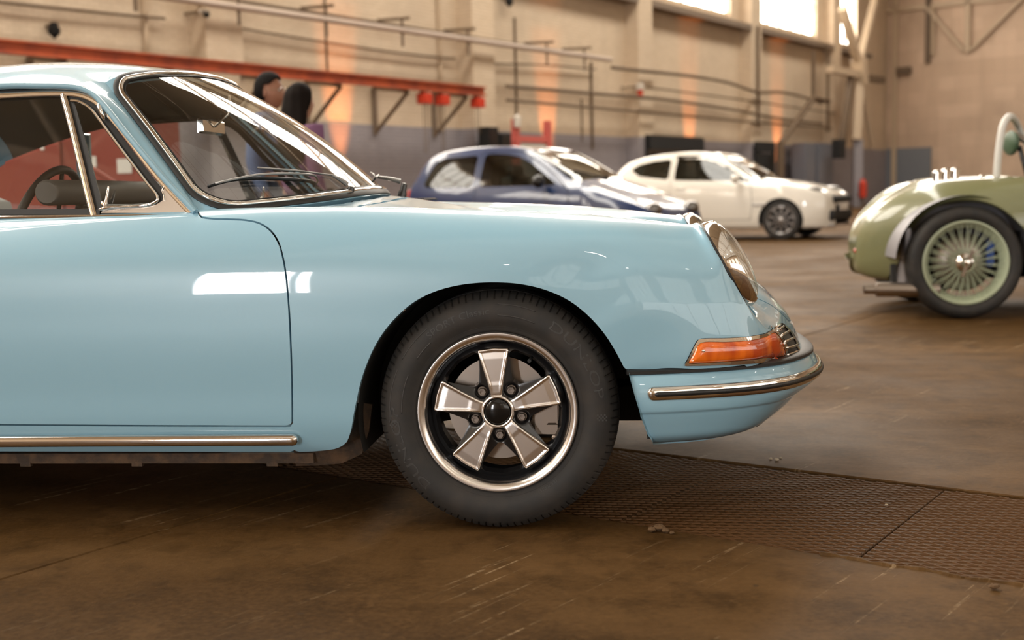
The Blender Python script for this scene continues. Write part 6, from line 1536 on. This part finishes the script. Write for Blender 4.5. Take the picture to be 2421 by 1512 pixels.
# red and white stand behind the blue hatchback
t = empty('red_barrier', H(*[PW(1250, 335, 13.2)[0], 13.2, 0]), 'red barrier frame with white lamp behind the blue hatchback', 'barrier')
u0, z1 = PW(1213, 322, 13.2); u1, _ = PW(1300, 322, 13.2); rb = mat('faded_red_plastic', (.55, .12, .10), rough=.5)
hb('top_rail', rb, t, u0, u1, 13.15, 13.25, z1 - .12, z1 + .02)
for uu in (u0 + .1, u1 - .1): hb('post', rb, t, uu - .07, uu + .07, 13.13, 13.27, 0, z1 + .38)
hb('board', whitep, t, u0 + .1, u1 - .1, 13.17, 13.23, z1 - .5, z1 - .16)
mb = MB(); mb.lathe(H(u0 + .03, 13.1, z1 + .32), (0, 0, 1), [(.001, -.14), (.08, -.12), (.09, .1), (.001, .15)], 16); mb.build('white_lamp', whitep, t, smooth=True)
# orange uplighters on the floor
upm = mat('uplighter_lens', (.9, .4, .1), emit=(1, .35, .08), es=20)
for i, px in enumerate((812, 1303, 1637, 1843)):
    u, z = PW(px, 340, VW - .1); t = empty('uplighter', H(u, VW - .55, 0), ['orange uplighter at the foot of the wall between the people and the blue hatchback', 'orange uplighter at the foot of the wall behind the blue hatchback', 'orange uplighter at the foot of the wall under the black screen', 'orange uplighter at the foot of the wall by the slanting pipe'][i], 'light', 'uplighters along the wall')
    mb = MB(); mb.lathe(H(u, VW - .55, 0), (0, 0, 1), [(.001, 0), (.11, .0), (.12, .14), (.10, .15)], 20); mb.build('can', blackm, t, smooth=True, angle=40)
    mb = MB(); mb.lathe(H(u, VW - .55, .145), (0, 0, 1), [(.10, 0), (.001, .003)], 20); mb.build('lens', upm, t)
    l = bpy.data.lights.new('uplighter_lamp', 'SPOT'); l.energy = (3600, 3200, 3000, 3600)[i]; l.color = (1, .30, .07); l.spot_size = math.radians(22); l.spot_blend = .8; l.shadow_soft_size = .06
    o = bpy.data.objects.new('uplighter_lamp', l); C.objects.link(o); a = Vector(H(u, VW - .55, .2)); b = Vector(H(u, VW - .05, 3.0)); o.location = a; o.rotation_euler = (b - a).to_track_quat('-Z', 'Y').to_euler(); o.parent = t; o.matrix_parent_inverse = parent_inv(t)
# slanting pipe and corner stanchion
def wpt(px, py, v): u, z = PW(px, py, v); return H(u, v, z)
t = empty('slanting_duct', wpt(1850, 400, 14.0) * [1, 1, 0], 'brown slanting duct that drops from the wall to the floor right of the white car', 'duct')
mb = MB(); mb.tube([wpt(1923, 232, 14.2), wpt(1845, 340, 14.0)], .11, 12); mb.build('sloping_section', iron, t, smooth=True)
mb = MB(); mb.tube([wpt(1845, 336, 14.0), wpt(1845, 336, 14.0) * [1, 1, 0]], .13, 12); mb.build('vertical_section', iron, t, smooth=True)
mb = MB(); mb.tube([wpt(1923, 120, 14.3), wpt(1923, 236, 14.3)], .07, 10); mb.tube([wpt(1923, 233, 14.3), wpt(1960, 240, 14.3)], .07, 10); mb.build('upper_section', iron, t, smooth=True)
st = empty('corner_stanchion', H(46.5, 13.9, 0), 'braced cream steel stanchion with crossing diagonals in the far corner', 'stanchion')
def brace(name, pts, w, m, v=13.6): 
    q = [wpt(x, y, v) for x, y in pts]; mb = MB(); mb.bar(q[0], q[1], w); return mb.build(name, m, st)
brace('diagonal', ((1992, 20), (2030, 150)), .28, cream_steel); brace('diagonal', ((2068, 0), (2034, 140)), .24, cream_steel); brace('diagonal', ((2030, 140), (2034, 200)), .5, cream_steel)
brace('cross_arm', ((1962, 163), (2026, 176)), .25, cream_steel); brace('cross_arm', ((2032, 182), (2086, 190)), .25, iron)
brace('dark_strut', ((2014, 178), (1990, 340)), .24, iron); brace('post', ((2032, 190), (2024, 330)), .32, cream_steel); brace('diagonal', ((2034, 190), (2062, 350)), .14, cream_steel)
q = wpt(2028, 330, 13.6); mb = MB(); mb.bar(q, q * [1, 1, 0], .34); mb.build('column_foot', greyp, st)
u, z = PW(1986, 352, 13.5); t = empty('hanging_box', H(u, 13.5, z), 'black box hanging from the dark strut in the corner', 'box'); hb('case', blackm, t, u - .3, u + .3, 13.4, 13.7, z - .35, z + .35); mb = MB(); mb.tube([H(u, 13.5, z + .3), H(u + .25, 13.55, z + 1.0)], .03, 6); mb.build('hanger', iron, t)
u, z = PW(2040, 445, 13.3); t = empty('fire_extinguisher', H(u, 13.3, z - .3), 'red fire extinguisher on the blue grey panel in the far corner', 'extinguisher')
mb = MB(); mb.lathe(H(u, 13.3, z), (0, 0, 1), [(.001, -.36), (.14, -.34), (.15, .2), (.06, .33), (.04, .38)], 16); mb.build('cylinder', red_hoist, t, smooth=True); mb = MB(); mb.bar(H(u, 13.3, z + .36), H(u + .14, 13.3, z + .42), .05); mb.build('handle', blackm, t)
mb = MB(); mb.bar(H(u, 13.3, z - .36), H(u, 13.3, 0), .06); mb.build('stand', iron, t)
# ================================================================== PEOPLE
def skin_chain(name, verts, edges, radii, m, parent, root=0, sub=2):
    me = bpy.data.meshes.new('tmp'); me.from_pydata([tuple(map(float, v)) for v in verts], edges, []); o = bpy.data.objects.new('tmp', me); C.objects.link(o)
    md = o.modifiers.new('s', 'SKIN'); md.use_smooth_shade = True
    for i, r in enumerate(radii):
        sv = me.skin_vertices[0].data[i]; sv.radius = r if isinstance(r, tuple) else (r, r); sv.use_root = (i == root)
    if sub: ss = o.modifiers.new('d', 'SUBSURF'); ss.levels = sub; ss.render_levels = sub
    dg = bpy.context.evaluated_depsgraph_get(); ev = bpy.data.meshes.new_from_object(o.evaluated_get(dg)); V = np.array([v.co[:] for v in ev.vertices]); Fc = [tuple(p.vertices) for p in ev.polygons]
    bpy.data.objects.remove(o); bpy.data.meshes.remove(me); bpy.data.meshes.remove(ev)
    return V, Fc
def head_mesh(h=.235, w=.155, d=.195):
    """face toward +x; origin at the middle of the head"""
    nu, nv = 48, 36; V = []
    for i in range(nv + 1):
        ph = PI * i / nv - PI / 2
        for j in range(nu):
            th = 2 * PI * j / nu; x, y, z = math.cos(ph) * math.cos(th), math.cos(ph) * math.sin(th), math.sin(ph)
            X_, Y_, Z_ = x * d / 2, y * w / 2, z * h / 2
            if z < 0: k = -z; X_ = X_ * (1 - .28 * k ** 2) + .018 * k * (x > 0) + (.012 * k if x > 0 else .02 * k); Y_ *= 1 - .33 * k ** 1.5
            if x > 0:
                fx = math.exp(-(Y_ / .013) ** 2)
                X_ += fx * .024 * math.exp(-((Z_ + .020) / .020) ** 2)                   # nose
                X_ += fx * .010 * math.exp(-((Z_ - .005) / .02) ** 2)
                for s_ in (-1, 1): X_ -= .009 * math.exp(-((Y_ - s_ * .030) / .013) ** 2 - ((Z_ - .012) / .010) ** 2)     # eye sockets
                X_ += .006 * math.exp(-(Y_ / .035) ** 2 - ((Z_ - .030) / .008) ** 2)       # brow
                X_ += .006 * math.exp(-(Y_ / .022) ** 2) * (math.exp(-((Z_ + .052) / .006) ** 2) + math.exp(-((Z_ + .064) / .006) ** 2))    # lips
                X_ += .012 * math.exp(-(Y_ / .022) ** 2 - ((Z_ + .096) / .014) ** 2)       # chin
            V.append((X_, Y_, Z_))
    Fc = [(i * nu + j, i * nu + (j + 1) % nu, (i + 1) * nu + (j + 1) % nu, (i + 1) * nu + j) for i in range(nv) for j in range(nu)]
    V = np.array(V); MBh = MB(); MBh.add(V, Fc)
    for s_ in (-1, 1):   # ears
        e, f = lathe((0, 0, 0), (0, s_, 0), [(.001, .006), (.018, .010), (.026, .004), (.028, -.006)], 14); e = e * [.62, 1, 1.1] + [-.006, s_ * w * .49, -.008]; MBh.add(e, f)
    return np.concatenate(MBh.V), MBh.F
def person(label, loc, yaw, Ht, skin_c, shirt_c, trouser_c, hair_c, female=False, armpose=None, tall_hair=False, glasses=False, collar=None):
    s = Ht / 1.75; fs = .88 if female else 1.0
    sk = bpy.data.materials.get('skin_%s' % female) or mat('skin_%s' % female, skin_c, rough=.5)
    sk.name = 'warm_skin' if not female else 'light_skin'
    J = {}
    J['pel'] = (0, 0, .95); J['spi'] = (.005, 0, 1.10); J['che'] = (0, 0, 1.30); J['neb'] = (-.01, 0, 1.455); J['neck'] = (.008, 0, 1.53); J['hd'] = (.015, 0, 1.60)
    for k, sg in (('l', 1), ('r', -1)):
        J[k + 'sh'] = (-.005, sg * .185 * fs, 1.415); J[k + 'el'] = (-.03 + (.05 if sg > 0 else 0), sg * .235 * fs, 1.13); J[k + 'wr'] = (.10 if sg > 0 else .06, sg * .22 * fs, .90); J[k + 'ha'] = (.13 if sg > 0 else .09, sg * .215 * fs, .84)
        J[k + 'hp'] = (0, sg * .095, .90); J[k + 'kn'] = (.02 if sg > 0 else .05, sg * .10, .50); J[k + 'an'] = (-.06 if sg > 0 else .02, sg * .10, .09); J[k + 'to'] = (.08 if sg > 0 else .16, sg * .115, .035)
    names = list(J); idx = {n: i for i, n in enumerate(names)}; verts = [np.array(J[n]) * s for n in names]
    E = [('pel', 'spi'), ('spi', 'che'), ('che', 'neb'), ('neb', 'neck'), ('neck', 'hd')]
    for k in 'lr': E += [('che', k + 'sh'), (k + 'sh', k + 'el'), (k + 'el', k + 'wr'), (k + 'wr', k + 'ha'), ('pel', k + 'hp'), (k + 'hp', k + 'kn'), (k + 'kn', k + 'an'), (k + 'an', k + 'to')]
    R0 = dict(pel=(.115, .15), spi=(.10, .135 * fs), che=(.115, .165 * fs), neb=(.06, .075), neck=(.052, .055), hd=(.05, .05), sh=(.058, .058), el=(.042, .042), wr=(.027, .03), ha=(.022, .035), hp=(.085, .085), kn=(.058, .058), an=(.040, .040), to=(.035, .045))
    rad = [R0[n if n in R0 else n[1:]] for n in names]; rad = [(a * s, b * s) for a, b in rad]
    V, Fc = skin_chain('body', verts, [(idx[a], idx[b]) for a, b in E], rad, sk, None, root=0)
    mb = MB(); mb.add(V, Fc); hv, hf = head_mesh(); ho = np.array([.022, 0, 1.635]) * s; mb.add(hv * s + ho, hf)
    # fingers
    for k, sg in (('l', 1), ('r', -1)):
        hnd = np.array(J[k + 'ha']); 
        for fi in range(4):
            b = hnd + [(.024 - .016 * fi) , 0, -.02]; L = (.068, .076, .072, .058)[fi]
            a, f = tube([b * s, (b + [.004, sg * -.006, -L * .5]) * s, (b + [.010, sg * -.018, -L]) * s], [.0085 * s, .008 * s, .006 * s], 7); mb.add(a, f)
        b = hnd + [.03, 0, .0]; a, f = tube([b * s, (b + [.025, -sg * .004, -.025]) * s, (b + [.032, -sg * .010, -.055]) * s], [.0105 * s, .009 * s, .007 * s], 7); mb.add(a, f)
    body = mb.build('person', sk, None, smooth=True, angle=70); tag(body, label, 'person')
    def cloth(name, sel, grow, m, extra=None):
        keepn = [n for n in names if n in sel]; ii = {n: i for i, n in enumerate(keepn)}; vv = [np.array(J[n]) * s for n in keepn]
        for n, p in (extra or {}).items(): vv[ii[n]] = np.array(p) * s
        ee = [(ii[a], ii[b]) for a, b in E if a in ii and b in ii]; rr = [(R0[n if n in R0 else n[1:]][0] * s + grow, R0[n if n in R0 else n[1:]][1] * s + grow) for n in keepn]
        a, f = skin_chain(name, vv, ee, rr, m, body, root=0); return mesh(name, a, f, m, body)
    sh_m = mat('shirt_cloth', shirt_c, rough=.8); sh_m2 = mat('trouser_cloth', trouser_c, rough=.85); hm = mat('hair', tuple(x * .6 for x in hair_c), rough=.75, spec=.1)
    cloth('shirt' if not female else 'top', ['pel', 'spi', 'che', 'neb', 'lsh', 'lel', 'lwr', 'rsh', 'rel', 'rwr'], .012, sh_m, {'lwr': np.array(J['lwr']) + [-.01, 0, .03], 'rwr': np.array(J['rwr']) + [-.01, 0, .03]})
    cloth('trousers', ['pel', 'lhp', 'lkn', 'lan', 'rhp', 'rkn', 'ran'], .012, sh_m2)
    for k, sg in (('l', 1), ('r', -1)):
        a, f = skin_chain('shoe', [np.array(J[k + 'an']) * [1, 1, .6] * s + [-.02, 0, 0], np.array(J[k + 'an']) * [1, 1, .45] * s + [.06, 0, 0], np.array(J[k + 'to']) * s + [.04, 0, .005]], [(0, 1), (1, 2)], [(.044, .045), (.042, .046), (.030, .044)], None, None); mesh('shoe', a, f, satin_black, body)
    # hair: shell of the head, cut back from the face
    V, Fc = head_mesh(); N_ = vnorm(V, Fc); N_ = N_ if (N_ * V).sum() > 0 else -N_
    if not tall_hair:
        hair = V + N_ * (.013 + .010 * np.clip((V[:, 2]) / .1, 0, 1))[:, None]; nq = 48 * 37
        f = np.where(V[:, 2] > .055, -1, np.where((V[:, 0] < -.012) & (V[:, 2] > -.05), -1, 1)).astype(float); f = np.minimum(np.maximum(V[:, 0] * 1.0 - .055 - (V[:, 2] - .075) * .9, .045 - V[:, 2]), np.maximum(V[:, 0] + .012, -.055 - V[:, 2]))
        f[nq:] = 1; a, b = clip(hair[:], Fc, f); a, b, _ = lip(a, b, .012); mesh('hair', a * s + ho, b, hm, body)
    else:
        hair = V + N_ * .016; f = np.maximum(V[:, 0] - .028 - V[:, 2] * .30, -.10 - V[:, 2]); f[48 * 37:] = 1; a, b = clip(hair, Fc, f); a, b, _ = lip(a, b, .012); cap = mesh('hair', a * s + ho, b, hm, body)
        # long hair down the back, as one falling sheet with volume
        prof = []; nA_ = 40
        for z, w, d, cx in ((.10, .066, .060, -.020), (.05, .090, .085, -.025), (0, .097, .092, -.030), (-.06, .108, .090, -.045), (-.13, .122, .082, -.060), (-.22, .138, .072, -.080), (-.32, .145, .062, -.095), (-.42, .135, .050, -.10), (-.50, .085, .034, -.10), (-.55, .045, .02, -.10)):
            prof.append((z, w, d, cx))
        pr = spl(np.array(prof), 40); Vv = []
        for z, w, d, cx in pr:
            for j in range(nA_):
                t = 2 * PI * j / nA_; rr = 1 + .03 * math.sin(t * 9 + z * 6); y, x = w * math.sin(t) * rr, d * math.cos(t) * rr
                if x > .028: x = .028
                Vv.append((cx + x, y, z))
        Fh_ = [(i * nA_ + j, i * nA_ + (j + 1) % nA_, (i + 1) * nA_ + (j + 1) % nA_, (i + 1) * nA_ + j) for i in range(39) for j in range(nA_)] + [tuple(range(nA_)), tuple(39 * nA_ + j for j in range(nA_ - 1, -1, -1))]
        mesh('long_hair', np.array(Vv) * s + ho, Fh_, hm, cap, angle=60)
    eye_m = bpy.data.materials.get('eye_white') or mat('eye_white', (.6, .58, .55), rough=.2)
    for sg in (-1, 1):
        a, f = lathe(ho + np.array([.078, sg * .030, .011]) * s, (1, 0, 0), [(.011 * s * math.sin(t), .011 * s * math.cos(t)) for t in np.linspace(0.01, PI, 8)], 12); e = mesh('eye', a, f, eye_m, body)
        a, f = lathe(ho + np.array([.0885, sg * .030, .011]) * s, (1, 0, 0), [(.001, .0008), (.005, 0)], 10); mesh('iris', a, f, blackm, e)
    if glasses:
        gm = bpy.data.materials['matt_black']; mb = MB()
        for sg in (-1, 1):
            th = np.linspace(0, 2 * PI, 24, endpoint=False); mb.tube([ho + np.array([.103, sg * .032 + .024 * math.cos(t), .010 + .018 * math.sin(t)]) * s for t in th], .0018, 6, closed=True)
            mb.tube([ho + np.array([.103, sg * .056, .014]) * s, ho + np.array([.0, sg * .082, .010]) * s], .0018, 6)
        mb.tube([ho + np.array([.103, -.009, .014]) * s, ho + np.array([.103, .009, .014]) * s], .0018, 6); o = mb.build('glasses', chrome, body, smooth=True)
    if collar:
        cm = mat('collar_cloth', collar, rough=.8); a, f = lathe(np.array([0, 0, 1.44]) * s, (-.05, 0, 1), [(.085 * s, -.02), (.083 * s, .02), (.072 * s, .055), (.076 * s, .060), (.09 * s, .03), (.092 * s, -.02)], 28); mesh('collar', a, f, cm, body)
    body.location = loc; body.rotation_euler = (0, 0, yaw); return body
pm_ = P(640, 220, D=8.05); pw_ = P(697, 270, D=7.55)
person('man with short dark hair, glasses and a blue collared shirt, looking right', (pm_[0] - .03, pm_[1], 0), math.radians(-4), 1.715, (.30, .13, .075), (.10, .14, .26), (.03, .035, .06), (.012, .009, .008), glasses=True, collar=(.035, .075, .22))
person('woman with long dark brown hair and a purple top, seen from behind', (pw_[0] + .02, pw_[1], 0), math.radians(52), 1.60, (.42, .24, .17), (.16, .07, .14), (.02, .02, .03), (.014, .009, .007), female=True, tall_hair=True)
